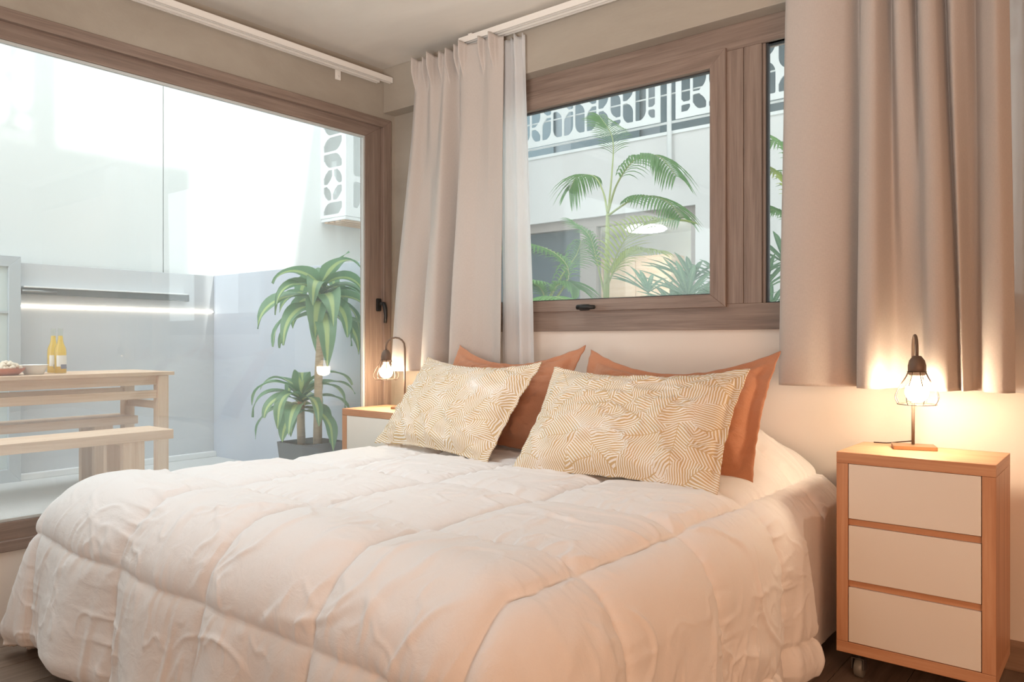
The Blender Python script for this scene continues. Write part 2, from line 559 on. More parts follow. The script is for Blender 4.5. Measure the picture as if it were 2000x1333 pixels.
# ================================================================== ROOM SHELL
RX1, RY0 = 1.75, -2.9          # right wall, wall behind the camera
fl = struct('floor', MB().box(WALL_X - 0.25, RX1, RY0, WALL_Y + 0.1, -0.12, -0.012), 'floorbase')
pw, pl = 0.19, 1.22
col = 0
x = WALL_X
plank_meshes = {}
while x < RX1 - 0.01:
    x1 = min(x + pw, RX1)
    y = RY0 - (col % 3) * 0.41
    while y < WALL_Y:
        ya, yb = max(y, RY0), min(y + pl, WALL_Y)
        if yb - ya > 0.02:
            MB().box(x + 0.001, x1 - 0.001, ya + 0.001, yb - 0.001, -0.012, 0.0, grain=1, bev=0.0012).build('plank', 'floorplank', fl)
        y += pl
    x += pw
    col += 1
struct('ceiling', MB().box(WALL_X - 0.3, RX1 + 0.2, RY0 - 0.2, WALL_Y + 0.2, CEIL, CEIL + 0.25), 'ceiling')

# head wall: cream below the sill, concrete beside and above the window
SILL = 1.095; HEAD = 2.30; W2X0 = -2.95; W2X1 = -0.20
MB_w = MB().box(WALL_X - 0.02, RX1, WALL_Y, WALL_Y + 0.15, -0.1, SILL)
MB_w.box(W2X1, RX1, WALL_Y, WALL_Y + 0.15, SILL, CEIL)
struct('wall_back', MB_w, 'cream')
struct('wall_back_pier', MB().box(WALL_X - 0.02, W2X0, WALL_Y - 0.001, WALL_Y + 0.15, 0.0, CEIL), 'concrete')
struct('trim_1', MB().box(WALL_X + 0.001, RX1, WALL_Y - 0.085, WALL_Y + 0.15, HEAD, CEIL, bev=0.004), 'concrete')
# glazed wall
G_Y0, G_Y1, G_Z0, G_Z1 = -1.9, 2.885, 0.28, 2.265
struct('wall_left', MB().box(WALL_X - 0.2, WALL_X, RY0, WALL_Y, -0.1, G_Z0).box(WALL_X - 0.2, WALL_X, RY0, G_Y0, G_Z0, G_Z1), 'cream')
struct('wall_left_lintel', MB().box(WALL_X - 0.2, WALL_X, RY0, WALL_Y + 0.1, G_Z1, CEIL).box(WALL_X - 0.2, WALL_X, G_Y1, WALL_Y + 0.1, G_Z0, G_Z1), 'concrete')
struct('wall_right', MB().box(RX1, RX1 + 0.15, RY0, WALL_Y + 0.15, -0.1, CEIL), 'cream')
struct('wall_rear', MB().box(WALL_X - 0.2, RX1 + 0.15, RY0 - 0.15, RY0, -0.1, CEIL), 'cream')
struct('baseboard_back', MB().box(WALL_X + 0.02, RX1, WALL_Y - 0.014, WALL_Y, 0.0, 0.095, grain=0, bev=0.003), 'baseb')
struct('baseboard_right', MB().box(RX1 - 0.014, RX1, RY0, WALL_Y - 0.015, 0.0, 0.095, grain=1, bev=0.003), 'baseb')

def mitred(axis, a0, a1, o, i, name, mat, parent):
    """rectangular frame: o=(p0,p1,q0,q1) outer, i inner; thickness a0..a1 along axis"""
    mb = MB()
    op = [(o[0], o[2]), (o[1], o[2]), (o[1], o[3]), (o[0], o[3])]
    ip = [(i[0], i[2]), (i[1], i[2]), (i[1], i[3]), (i[0], i[3])]
    for k in range(4):
        j = (k + 1) % 4
        g = 2 if k in (1, 3) else (1 if axis == 0 else 0)
        mb.prism([op[k], op[j], ip[j], ip[k]], axis, a0, a1, grain=g)
    return mb.build(name, mat, parent)

# window_1: the big glazed sash in the left wall
w1 = struct_root('window_1')
xo = WALL_X
mitred(0, xo - 0.07, xo + 0.012, (G_Y0, G_Y1, G_Z0, G_Z1), (G_Y0 + 0.05, G_Y1 - 0.055, G_Z0 + 0.04, G_Z1 - 0.045), 'outer_frame', 'frame', w1)
sY0, sY1, sZ0, sZ1 = G_Y0 + 0.045, G_Y1 - 0.05, G_Z0 + 0.035, G_Z1 - 0.04
gY0, gY1, gZ0, gZ1 = sY0 + 0.085, at_x(713, xo - 0.01).y, 0.388, 2.152
mitred(0, xo - 0.055, xo - 0.012, (sY0, sY1, sZ0, sZ1), (gY0 - 0.004, gY1 + 0.004, gZ0 - 0.004, gZ1 + 0.004), 'sash', 'frame', w1)
mitred(0, xo - 0.034, xo - 0.016, (gY0 - 0.004, gY1 + 0.004, gZ0 - 0.004, gZ1 + 0.004), (gY0 + 0.008, gY1 - 0.008, gZ0 + 0.008, gZ1 - 0.008), 'glazing_bead', 'bead', w1)
MB().box(xo - 0.032, xo - 0.026, gY0, gY1, gZ0, gZ1).build('pane', 'glass', w1)
hp = at_x(738, xo - 0.012, 596)
hd = MB().box(xo - 0.012, xo + 0.002, hp.y - 0.016, hp.y + 0.016, hp.z - 0.035, hp.z + 0.035, bev=0.006)
hd.tube([(xo, hp.y, hp.z + 0.006), (xo + 0.035, hp.y, hp.z + 0.006)], 0.010)
hd.tube([(xo + 0.035, hp.y, hp.z + 0.010), (xo + 0.043, hp.y + 0.004, hp.z - 0.02), (xo + 0.046, hp.y + 0.006, hp.z - 0.06), (xo + 0.043, hp.y + 0.004, hp.z - 0.10)], [0.011, 0.012, 0.010, 0.009])
hd.build('handle', 'black', w1)

# window_2: tilting sash and fixed light in the head wall
w2 = struct_root('window_2')
yf = WALL_Y - 0.012
mx0, mx1 = at_y(1418, yf).x, at_y(1487, yf).x      # mullion between the sash and the fixed light
g1R = at_y(1393, yf + 0.02).x
mbf = MB()
zb, zt = SILL, HEAD
gz0, gz1 = at_y(1390, yf + 0.015, 576).z, at_y(1393, yf + 0.015, 137).z
sz0 = gz0 - 0.052; sz1 = gz1 + 0.068
fw = 0.062
fwb, fwt = sz0 + 0.012 - zb, zt - sz1 + 0.012
mbf.prism([(W2X0, zb), (W2X1, zb), (W2X1, zb + fwb), (W2X0, zb + fwb)], 1, yf, yf + 0.075, grain=0)
mbf.prism([(W2X0, zt - fwt), (W2X1, zt - fwt), (W2X1, zt), (W2X0, zt)], 1, yf, yf + 0.075, grain=0)
for a, b in ((W2X0, W2X0 + fw), (W2X1 - fw, W2X1)):
    mbf.prism([(a, zb + fwb), (b, zb + fwb), (b, zt - fwt), (a, zt - fwt)], 1, yf, yf + 0.075, grain=2)
mbf.build('outer_frame', 'frame', w2)
mm = (mx0 + mx1) / 2
mbm = MB().prism([(mx0 + 0.001, zb + fwb), (mm - 0.001, zb + fwb), (mm - 0.001, zt - fwt), (mx0 + 0.001, zt - fwt)], 1, yf + 0.001, yf + 0.07, grain=2)
mbm.prism([(mm + 0.001, zb + fwb), (mx1, zb + fwb), (mx1, zt - fwt), (mm + 0.001, zt - fwt)], 1, yf + 0.001, yf + 0.07, grain=2)
mbm.build('mullion', 'frame', w2)
sx0, sx1 = W2X0 + fw - 0.012, mx0 + 0.004
gx0, gx1 = sx0 + 0.075, g1R
mitred(1, yf - 0.014, yf + 0.05, (sx0, sx1, sz0, sz1), (gx0, gx1, gz0, gz1), 'sash', 'frame', w2)
mitred(1, yf + 0.012, yf + 0.03, (gx0, gx1, gz0, gz1), (gx0 + 0.006, gx1 - 0.006, gz0 + 0.005, gz1 - 0.006), 'gasket', 'gasket', w2)
MB().box(gx0, gx1, yf + 0.022, yf + 0.028, gz0, gz1).build('pane', 'glass', w2)
fx0, fx1 = mx1, W2X1 - fw
fz0, fz1 = zb + fwb, zt - fwt
fz0b = at_y(1495, yf + 0.02, 594).z; fz1b = at_y(1495, yf + 0.02, 75).z
mitred(1, yf + 0.012, yf + 0.06, (fx0, fx1, fz0, fz1), (fx0 + 0.012, fx1 - 0.012, fz0b, fz1b), 'fixed_bead', 'frame', w2)
mitred(1, yf + 0.02, yf + 0.04, (fx0 + 0.012, fx1 - 0.012, fz0b, fz1b), (fx0 + 0.02, fx1 - 0.02, fz0b + 0.008, fz1b - 0.008), 'gasket', 'gasket', w2)
MB().box(fx0 + 0.012, fx1 - 0.012, yf + 0.03, yf + 0.036, fz0b, fz1b).build('pane', 'glass', w2)
hb = at_y(1140, yf - 0.02, 601)
hm = MB().box(hb.x - 0.022, hb.x + 0.03, yf - 0.028, yf - 0.014, hb.z - 0.014, hb.z + 0.014, bev=0.006)
hm.tube([(hb.x, yf - 0.028, hb.z), (hb.x, yf - 0.055, hb.z)], 0.010)
hm.tube([(hb.x - 0.008, yf - 0.056, hb.z), (hb.x + 0.03, yf - 0.064, hb.z - 0.001), (hb.x + 0.085, yf - 0.064, hb.z - 0.002)], [0.012, 0.011, 0.009])
hm.build('handle', 'black', w2)

# ================================================================== PATIO AND COURTYARD (setting)
PX, PY, PZ, PT = -6.05, 3.46, 0.08, 1.60
struct('patio_floor', MB().box(-6.3, -3.41, -4.5, PY + 0.2, -0.1, PZ), 'patio_floor')
struct('courtyard_ground', MB().box(-8.0, 8.0, WALL_Y + 0.14, 9.0, -0.3, -0.1), 'patio_floor')
struct('wall_patio_back', MB().box(PX - 0.15, PX, -4.5, PY + 0.15, PZ - 0.1, PT, bev=0.004), 'patio_grey')
struct('wall_patio_side', MB().box(PX + 0.001, -3.42, PY, PY + 0.15, PZ - 0.1, PT, bev=0.004), 'patio_blue')
struct('trim_2', MB().box(PX, PX + 0.05, -4.5, PY, PZ, PZ + 0.045, bev=0.006), 'white_paint')
seam_y = at_x(319, -6.25).y
pt = struct_root('wall_party')
ys = [seam_y - 2.6 * k for k in range(3, 0, -1)] + [seam_y, seam_y + 2.6, 6.9]
for a, b in zip(ys[:-1], ys[1:]):
    MB().box(-6.45, -6.25, a + 0.004, b - 0.004, 0.0, 6.6).build('panel', 'party', pt)
MB().box(-6.6, -6.451, ys[0], ys[-1], 0.0, 6.6).build('backing', 'patio_grey', pt)
# unseen storey above the room, its outline shaped to shade the party wall
struct('wall_upper_storey', MB().box(-3.3, 4.5, -4.5, 3.8, 2.80, 5.46).box(-3.3, 4.5, WALL_Y + 0.2, WALL_Y + 0.22, CEIL, 2.8), 'party')

# unseen slab added high up to shade the balcony end of the party wall
struct('shade_slab', MB().box(-6.2, 5.0, 4.95, 9.2, 5.2, 5.4), 'party')

# laser-cut metal screens
def leaf_holes(L, H, pitch, seed, vertical=True, bar=0.03):
    rnd = random.Random(seed)
    holes = []
    if vertical: n = max(1, round(L / pitch)); w = L / n; ext = H
    else: n = max(1, round(H / pitch)); w = H / n; ext = L
    for k in range(n):
        p = 0.045 - rnd.random() * 0.3
        j = k % 2
        while p < ext - 0.06:
            h = 0.26 + rnd.random() * 0.30
            a, b = max(p, 0.05), min(p + h, ext - 0.05)
            if b - a > 0.06:
                big = min(w - bar, b - a) * 0.85
                r = (big, 0.012, big, 0.012) if j % 2 else (0.012, big, 0.012, big)
                c0, c1 = k * w + bar / 2, (k + 1) * w - bar / 2
                if vertical: holes.append((c0, c1, a, b, r))
                else: holes.append((a, b, c0, c1, r))
            p += h + bar * 1.1; j += 1
    return holes
def screen_sdf(X, Y, L, H, holes, margin):
    D = np.full(X.shape, -1.0)     # >0 inside a hole
    for (a, b, c, d, r) in holes:
        m = (X > a - 0.02) & (X < b + 0.02) & (Y > c - 0.02) & (Y < d + 0.02)
        px = X[m] - (a + b) / 2; py = Y[m] - (c + d) / 2
        rr = np.where(px > 0, np.where(py > 0, r[0], r[1]), np.where(py > 0, r[3], r[2]))
        qx = np.abs(px) - (b - a) / 2 + rr; qy = np.abs(py) - (d - c) / 2 + rr
        sd = np.minimum(np.maximum(qx, qy), 0) + np.hypot(np.maximum(qx, 0), np.maximum(qy, 0)) - rr
        D[m] = np.maximum(D[m], -sd)
    edge = np.minimum(np.minimum(X, L - X), np.minimum(Y, H - Y)) - margin
    return np.maximum(np.minimum(D, edge), -0.05)
def screen(name, origin, ax, up, L, H, pitch, seed, parent, vertical=True, bar=0.03, res=0.014, margin=0.04, thick=0.012):
    holes = leaf_holes(L, H, pitch, seed, vertical, bar)
    nx, ny = int(L / res) + 1, int(H / res) + 1
    gx, gy = np.linspace(0, L, nx), np.linspace(0, H, ny)
    X, Y = np.meshgrid(gx, gy, indexing='ij')
    D = screen_sdf(X, Y, L, H, holes, margin)
    origin, ax, up = Vector(origin), Vector(ax), Vector(up)
    vid, V, Fc = {}, [], []
    def vert(key, x, y):
        if key not in vid:
            vid[key] = len(V)
            V.append(origin + ax * x + up * y)
        return vid[key]
    for i in range(nx - 1):
        for j in range(ny - 1):
            cs = ((i, j), (i + 1, j), (i + 1, j + 1), (i, j + 1))
            ds = [D[c] for c in cs]
            if all(d > 0 for d in ds): continue
            poly = []
            for q in range(4):
                a, b = cs[q], cs[(q + 1) % 4]; da, db = ds[q], ds[(q + 1) % 4]
                if da <= 0: poly.append(vert(a, gx[a[0]], gy[a[1]]))
                if (da <= 0) != (db <= 0):
                    t = min(0.95, max(0.05, da / (da - db)))
                    k = (min(a, b), max(a, b))
                    poly.append(vert(k, gx[a[0]] + t * (gx[b[0]] - gx[a[0]]), gy[a[1]] + t * (gy[b[1]] - gy[a[1]])))
            if len(poly) >= 3: Fc.append(poly)
    me = bpy.data.meshes.new(name)
    me.from_pydata([tuple(p) for p in V], [], Fc); me.validate(); me.update()
    me.materials.append(M['white_paint'])
    o = bpy.data.objects.new(name, me); link(o, parent)
    md = o.modifiers.new('thickness', 'SOLIDIFY'); md.thickness = thick; md.offset = 0
    return o

# bay balcony on the party wall
by0 = at_x(627, -6.25).y
bz0 = 2.25
bx1 = at_y(675, by0).x
bal = thing('balcony', 'white laser-cut balcony box on the bright party wall beyond the glazed wall', 'balcony', (bx1, by0, bz0))
screen('end_screen', (-6.25 - bx1, 0, 0), (1, 0, 0), (0, 0, 1), bx1 + 6.25, 1.9, 0.165, 11, bal, vertical=False, bar=0.022, res=0.01, margin=0.03)
screen('front_screen', (0, 0, 0), (0, 1, 0), (0, 0, 1), 1.9, 1.9, 0.21, 5, bal, True, 0.05, 0.014, 0.09)
sl = MB()
sl.box(-6.25 - bx1 + 0.002, 0.0, 0.0, 1.9, -0.03, -0.002)
sl.build('floor_slab', 'white_paint', bal)
for k in range(4):
    MB().box(-6.25 - bx1 + 0.03 + k * 0.085, -6.25 - bx1 + 0.085 + k * 0.085, 0.02, 1.88, -0.042, -0.0301, grain=1).build('soffit_slat', 'teak', bal)

# roof railing of the storey above (its shadow falls on the party wall)
rr = thing('roof_railing', 'white laser-cut roof railing whose shadow falls on the party wall', 'railing', (-3.28, 0.2, 5.461))
screen('screen_panel', (0, 0, 0.04), (0, 1, 0), (0, 0, 1), 2.44, 1.6, 0.17, 21, rr, True, 0.045, 0.03, 0.05)
MB().box(-0.06, 0.06, 2.44, 2.56, 0, 1.9, bev=0.004).build('post', 'white_paint', rr)

# ================================================================== OPPOSITE BUILDING (through window_2)
OY = 7.0
opp = struct_root('wall_opposite')
ox0, ox1 = -7.4, at_y(1358, OY, 400).x
oh = at_y(1025, OY, 440).z
otop = at_y(1020, OY, 317).z
ob = MB().box(-8.2, ox0, OY, OY + 0.25, -0.1, otop).box(ox1, 5.0, OY, OY + 0.25, -0.1, otop).box(ox0, ox1, OY, OY + 0.25, oh, otop).box(ox0, ox1, OY, OY + 0.25, -0.1, 0.25)
ob.build('facade', 'opp', opp)
MB().box(-8.2, 5.0, OY - 0.02, OY + 2.2, otop, otop + 0.03).build('parapet_cap', 'white_paint', opp)
MB().box(-8.2, 5.0, OY + 2.0, OY + 2.2, otop + 0.03, 6.4).build('upper_wall', 'upper_wall', opp)
for k in range(9):
    xk = -7.6 + k * 1.4
    MB().box(xk, xk + 1.1, OY + 1.96, OY + 1.995, otop + 0.25, 5.6).build('upper_window', 'upper_glass', opp)
# far room behind the big window
fr_ = MB().box(ox0 - 0.2, ox1 + 0.2, OY + 3.0, OY + 3.1, -0.1, 2.7).box(ox0 - 0.2, ox1 + 0.2, OY + 0.26, OY + 3.0, 2.6, 2.7).box(ox1 + 0.1, ox1 + 0.2, OY + 0.26, OY + 3.0, -0.1, 2.6).box(ox0 - 0.2, ox0 - 0.1, OY + 0.26, OY + 3.0, -0.1, 2.6).box(ox0 - 0.2, ox1 + 0.2, OY + 0.26, OY + 3.0, -0.15, -0.05)
fr_.build('far_room', 'room_white', opp)
w3 = struct_root('window_3')
px0, px1 = at_y(1128, OY).x, at_y(1160, OY).x
mitred(1, OY + 0.05, OY + 0.14, (ox0, ox1, 0.25, oh), (ox0 + 0.07, ox1 - 0.07, 0.32, oh - 0.10), 'outer_frame', 'oppframe', w3)
MB().box(px0, px1, OY + 0.045, OY + 0.15, 0.32, oh - 0.10, bev=0.004).build('mullion', 'oppframe', w3)
MB().box(px1, ox1 - 0.07, OY + 0.09, OY + 0.096, 0.32, oh - 0.10).build('pane', 'far_glass', w3)
MB().box(ox0 + 0.07, px0, OY + 0.09, OY + 0.096, 0.32, oh - 0.10).build('pane', 'far_glass', w3)
MB().box(ox0 + 0.07, px0 - 0.01, OY + 0.30, OY + 0.34, -0.04, oh + 0.1).build('dark_shutter', 'dark_panel', w3)

# railing of the terrace opposite: two screens, a post and pipe rails
tb = thing('terrace_railing', 'long white laser-cut terrace railing above the concrete wall opposite the window', 'railing', (-6.5, OY - 0.05, otop))
xa, xg0, xg1 = -7.9, at_y(1290, OY - 0.05).x, at_y(1320, OY - 0.05).x
rz = at_y(1020, OY - 0.05, 293).z - otop
screen('screen_panel', (xa + 6.5, 0, rz), (1, 0, 0), (0, 0, 1), xg0 - xa, 1.15, 0.15, 31, tb, True, 0.024, 0.012, 0.06)
screen('screen_panel', (xg1 + 6.5, 0, rz), (1, 0, 0), (0, 0, 1), 3.2, 1.15, 0.165, 37, tb, True, 0.026, 0.012, 0.06)
xp = at_y(1307, OY - 0.05).x + 6.5
MB().tube([(xp, 0.0, -0.46), (xp, 0.0, 1.4)], 0.024).build('post', 'white_paint', tb)
MB().tube([(-1.4, 0.03, 0.115), (9.0, 0.03, 0.115)], 0.013).build('pipe_rail', 'white_paint', tb)
MB().tube([(-1.4, 0.03, 0.40), (9.0, 0.03, 0.40)], 0.008).build('pipe_rail', 'white_paint', tb)
MB().lathe([(0.0, -0.05), (0.035, -0.04), (0.05, 0.0), (0.035, 0.04), (0, 0.05)], (xp + 0.12, -0.02, -0.42)).build('bracket_knob', 'white_paint', tb)

# pendant and furniture in the far room
pc = at_y(1262, OY + 1.3, 448)
pd = thing('pendant_lamp', 'glowing white disc pendant lamp in the room across the courtyard', 'lamp', (pc.x, pc.y, 0))
MB().lathe([(0.0, pc.z - 0.02), (0.22, pc.z - 0.02), (0.25, pc.z), (0.22, pc.z + 0.03), (0.0, pc.z + 0.04)], (0, 0, 0), 32).build('disc', 'disc', pd)
MB().tube([(0, 0, pc.z + 0.04), (0, 0, 2.6)], 0.004, 6).build('cable', 'white_paint', pd)
fw_ = at_y(1225, OY + 2.6, 515)
sbx = thing('sideboard', 'pale orange wooden sideboard in the room across the courtyard', 'sideboard', (fw_.x, OY + 2.6, -0.05))
MB().box(-0.8, 0.8, -0.2, 0.2, 0.05, fw_.z + 0.12, bev=0.01).build('body', 'far_wood', sbx)
for k in range(3):
    MB().box(-0.78 + k * 0.525, -0.27 + k * 0.525, -0.222, -0.2, 0.12, fw_.z + 0.05, bev=0.004).build('door', 'far_wood', sbx)
ch = thing('armchair', 'teal upholstered armchair in the room across the courtyard', 'chair', (fw_.x + 0.25, OY + 1.5, -0.05))
MB().box(-0.35, 0.35, -0.32, 0.3, 0.15, 0.45, bev=0.05).build('seat', 'teal', ch)
MB().box(-0.35, 0.35, 0.2, 0.36, 0.3, 1.05, bev=0.06).build('backrest', 'teal', ch)
for s in (-1, 1):
    MB().box(s * 0.39 - 0.05, s * 0.39 + 0.05, -0.3, 0.3, 0.15, 0.62, bev=0.03).build('armrest', 'teal', ch)
    for q in (-0.26, 0.26):
        MB().tube([(s * 0.33, q, 0.0), (s * 0.31, q, 0.16)], 0.018, 8).build('leg', 'far_wood', ch)

# ================================================================== PLANTS
def frond(parent, p0, pts, leaflets, llen, mat, lw=0.012, droop=0.25, seed=0, start=0.25):
    rnd = random.Random(seed)
    P = catmull(pts, 28) + np.array(p0)
    rach = MB().tube([tuple(p) for p in P], [0.009 - 0.007 * i / 27 for i in range(28)], 6)
    fo = rach.build('frond', 'palm_stem', parent)
    mb = MB()
    for k in range(leaflets):
        t = start + (1 - start) * (k + 0.5) / leaflets
        f = t * 27; i = min(26, int(f)); p = P[i] + (P[i + 1] - P[i]) * (f - i)
        d = Vector(P[i + 1] - P[i]).normalized()
        side = d.cross(Vector((0, 0, 1)))
        if side.length < 0.15: side = Vector((1, 0.2, 0))
        side.normalize()
        L = llen * (0.35 + 0.65 * math.sin(PI * min(1, (t - start) / (1 - start) * 0.85 + 0.12))) * (0.9 + 0.2 * rnd.random())
        for s in (-1, 1):
            dr = (d * 0.75 + side * s * 0.9 + Vector((0, 0, 0.28))).normalized()
            a = Vector(p)
            pts_ = []
            for q in range(5):
                u = q / 4
                pts_.append(a + dr * (L * u) + Vector((0, 0, -droop * L * u * u * 1.6)))
            wv = dr.cross(Vector((0, 0, 1))).normalized()
            vs, fs, uv = [], [], []
            for q in range(5):
                u = q / 4; w = lw * 0.62 * (0.35 + 1.0 * math.sin(PI * (0.18 + 0.8 * u))) * (1 if q < 4 else 0.1)
                vs += [pts_[q] - wv * w, pts_[q] + Vector((0, 0, -w * 0.5)), pts_[q] + wv * w]
            for q in range(4):
                b = q * 3
                fs += [(b, b + 1, b + 4, b + 3), (b + 1, b + 2, b + 5, b + 4)]
                uv += [[(0, q / 4), (.5, q / 4), (.5, q / 4 + .25), (0, q / 4 + .25)], [(.5, q / 4), (1, q / 4), (1, q / 4 + .25), (.5, q / 4 + .25)]]
            mb.add(vs, fs, uv, True)
    mb.build('leaflets', mat, fo)
    return fo
# tall areca palm in the courtyard
PYp = 5.0
def rel(u, v, y, o):
    p = at_y(u, y, v)
    return (p.x - o[0], p.y - o[1], p.z - o[2])
tb0 = at_y(1180, PYp)
base = (tb0.x, PYp, -0.1)
palm = thing('palm', 'tall slender feathery palm in the courtyard in front of the opposite window', 'palm', base)
crown = rel(1187, 418, PYp, base)
MB().tube([(0, 0, 0), (0.0, 0, 0.9), (crown[0] * 0.8, 0, crown[2] * 0.8), crown], [0.035, 0.03, 0.022, 0.014], 10).build('stem', 'palm_stem', palm)
def FR(uvys, n, ll, mat, seed, lw=0.011, droop=0.25, start=0.25, o=base, par=palm):
    pts = [rel(u, v, y, o) for (u, v, y) in uvys]
    frond(par, (0, 0, 0), pts, n, ll, mat, lw, droop, seed, start)
FR([(1187, 418, 5.0), (1205, 360, 5.0), (1240, 312, 4.95), (1285, 305, 4.9), (1322, 345, 4.85)], 26, 0.30, 'palm', 1, droop=0.45, start=0.3)
FR([(1187, 418, 5.0), (1195, 340, 5.1), (1196, 270, 5.2), (1170, 225, 5.3)], 24, 0.27, 'palm', 2, start=0.5)
FR([(1187, 418, 5.0), (1178, 375, 5.1), (1160, 345, 5.2), (1128, 345, 5.3), (1112, 372, 5.3)], 20, 0.24, 'palm', 3, droop=0.5, start=0.45)
FR([(1187, 422, 5.0), (1215, 402, 4.9), (1250, 383, 4.8), (1300, 392, 4.7), (1332, 425, 4.65)], 24, 0.26, 'palm', 4, droop=0.4, start=0.3)
FR([(1181, 560, 5.0), (1195, 520, 4.9), (1225, 462, 4.8), (1270, 432, 4.7), (1320, 430, 4.6)], 26, 0.36, 'palm_yellow', 5, droop=0.2, start=0.15)
FR([(1181, 570, 5.0), (1205, 520, 5.0), (1240, 490, 5.0), (1290, 490, 5.0)], 20, 0.28, 'palm_yellow', 6, droop=0.3, start=0.2)
FR([(1181, 575, 5.0), (1165, 510, 5.0), (1150, 460, 5.0), (1115, 430, 5.0)], 18, 0.26, 'palm', 7, droop=0.3, start=0.25)
# low palm at the left of the window
b2 = at_y(1060, 4.6); base2 = (b2.x, 4.6, -0.1)
palm2 = thing('palm', 'low arching palm at the left edge of the window before a dark shutter', 'palm', base2)
MB().tube([(0, 0, 0), (0, 0, 1.05)], [0.04, 0.025], 10).build('stem', 'palm_stem', palm2)
for sd, pts in enumerate([
        [(1075, 600, 4.6), (1110, 540, 4.6), (1090, 500, 4.6), (1040, 478, 4.6), (1000, 480, 4.6)],
        [(1065, 600, 4.6), (1060, 570, 4.5), (1040, 552, 4.4), (1005, 552, 4.3)],
        [(1065, 600, 4.6), (1085, 560, 4.6), (1110, 552, 4.6), (1130, 565, 4.6)],
        [(1065, 600, 4.6), (1100, 535, 4.8), (1125, 500, 5.0), (1135, 470, 5.1)],
        [(1060, 600, 4.6), (1050, 590, 4.4), (1080, 580, 4.2), (1115, 590, 4.1)]]):
    FR(pts, 22, 0.26, 'palm', 20 + sd, 0.012, 0.35, 0.2, base2, palm2)
# palm behind the fixed light
b3 = at_y(1560, 4.4); base3 = (b3.x, 4.4, -0.1)
palm3 = thing('palm', 'palm behind the narrow fixed pane beside the right curtain', 'palm', base3)
MB().tube([(0, 0, 0), (0, 0, 1.5)], [0.04, 0.025], 10).build('stem', 'palm_stem', palm3)
for sd, pts in enumerate([
        [(1560, 470, 4.4), (1545, 400, 4.4), (1530, 350, 4.4), (1500, 330, 4.4), (1478, 345, 4.4)],
        [(1560, 470, 4.4), (1552, 360, 4.4), (1540, 300, 4.4), (1515, 275, 4.4), (1490, 285, 4.4)],
        [(1560, 470, 4.4), (1540, 430, 4.4), (1515, 410, 4.4), (1485, 415, 4.4)],
        [(1560, 470, 4.4), (1575, 400, 4.4), (1610, 370, 4.4), (1650, 390, 4.4)]]):
    FR(pts, 20, 0.26, 'palm' if sd else 'palm_yellow', 40 + sd, 0.012, 0.35, 0.2, base3, palm3)
# fan palms low in the window
def fan_plant(u, y, ztop, label, seed, n=7, L=0.42):
    rnd = random.Random(seed)
    b = at_y(u, y); bs = (b.x, y, -0.1)
    t = thing('fan_palm', label, 'palm', bs, 0, 'fan palms under the window')
    for k in range(n):
        az = 2 * PI * k / n + rnd.random(); h = ztop * (0.7 + 0.3 * rnd.random())
        tip = Vector((math.cos(az) * 0.22, math.sin(az) * 0.22, h + 0.1))
        st = MB().tube([(0, 0, 0), (tip.x * 0.4, tip.y * 0.4, tip.z * 0.6), tuple(tip)], [0.012, 0.009, 0.006], 6).build('leaf_stalk', 'palm_stem', t)
        mb = MB()
        for q in range(9):
            a = az + (q - 4) * 0.38
            el = 0.95 - 0.10 * abs(q - 4)
            d = Vector((math.cos(a) * math.cos(el), math.sin(a) * math.cos(el), math.sin(el)))
            wv = d.cross(Vector((0, 0, 1))).normalized()
            vs, fs, uv = [], [], []
            for i in range(5):
                s = i / 4; w = 0.021 * math.sin(PI * (0.12 + 0.84 * s))
                p = tip + d * (L * s) + Vector((0, 0, -0.28 * L * s * s))
                vs += [p - wv * w, p + Vector((0, 0, -w * .5)), p + wv * w]
            for i in range(4):
                c = i * 3
                fs += [(c, c + 1, c + 4, c + 3), (c + 1, c + 2, c + 5, c + 4)]
                uv += [[(0, i / 4), (.5, i / 4), (.5, i / 4 + .25), (0, i / 4 + .25)], [(.5, i / 4), (1, i / 4), (1, i / 4 + .25), (.5, i / 4 + .25)]]
            mb.add(vs, fs, uv, True)
        mb.build('leaflets', 'lily', st)
    return t
fan_plant(1300, 5.2, 1.50, 'dark green fan palm low behind the middle of the tilting window', 3)
fan_plant(1385, 4.6, 1.48, 'fan palm at the lower right corner of the tilting window', 5)
fan_plant(1500, 5.0, 1.62, 'fan palm low behind the narrow fixed pane', 8)

# dracaena on the patio
dpos = at_y(606, 3.1)
drac = thing('dracaena', 'potted corn plant with two cane stems and striped drooping leaves on the patio', 'potted plant', (dpos.x, 3.1, PZ))
pr = [(0.0, 0.0), (0.13, 0.0), (0.14, 0.01), (0.175, 0.30), (0.178, 0.315), (0.165, 0.315), (0.158, 0.27)]
bm = bmesh.new()
mbp = MB()
# square pot with rounded corners
def sq(r, z, n=8):
    o = []
    for q in range(4):
        cx, cy = [(1, 1), (-1, 1), (-1, -1), (1, -1)][q]
        for k in range(n):
            a = PI / 2 * (q + k / (n - 1))
            o.append((cx * (r - 0.03) + 0.03 * math.cos(a), cy * (r - 0.03) + 0.03 * math.sin(a), z))
    return o
bm.free()
rings = [sq(0.13, 0.0), sq(0.145, 0.15), sq(0.16, 0.31), sq(0.148, 0.31), sq(0.145, 0.26)]
vs = [p for r_ in rings for p in r_]; m_ = len(rings[0])
fs = [tuple(range(m_))[::-1]]
for i in range(len(rings) - 1):
    for k in range(m_):
        k2 = (k + 1) % m_
        fs.append((i * m_ + k, i * m_ + k2, (i + 1) * m_ + k2, (i + 1) * m_ + k))
mbp.add(vs, fs, None, False)
mbp.build('pot', 'pot', drac)
MB().add(sq(0.144, 0.275), [tuple(range(m_))]).build('soil', 'soil', drac)
def dz(v): return CAM_Z + (666.5 - v) / F_PX * 5.07 - PZ
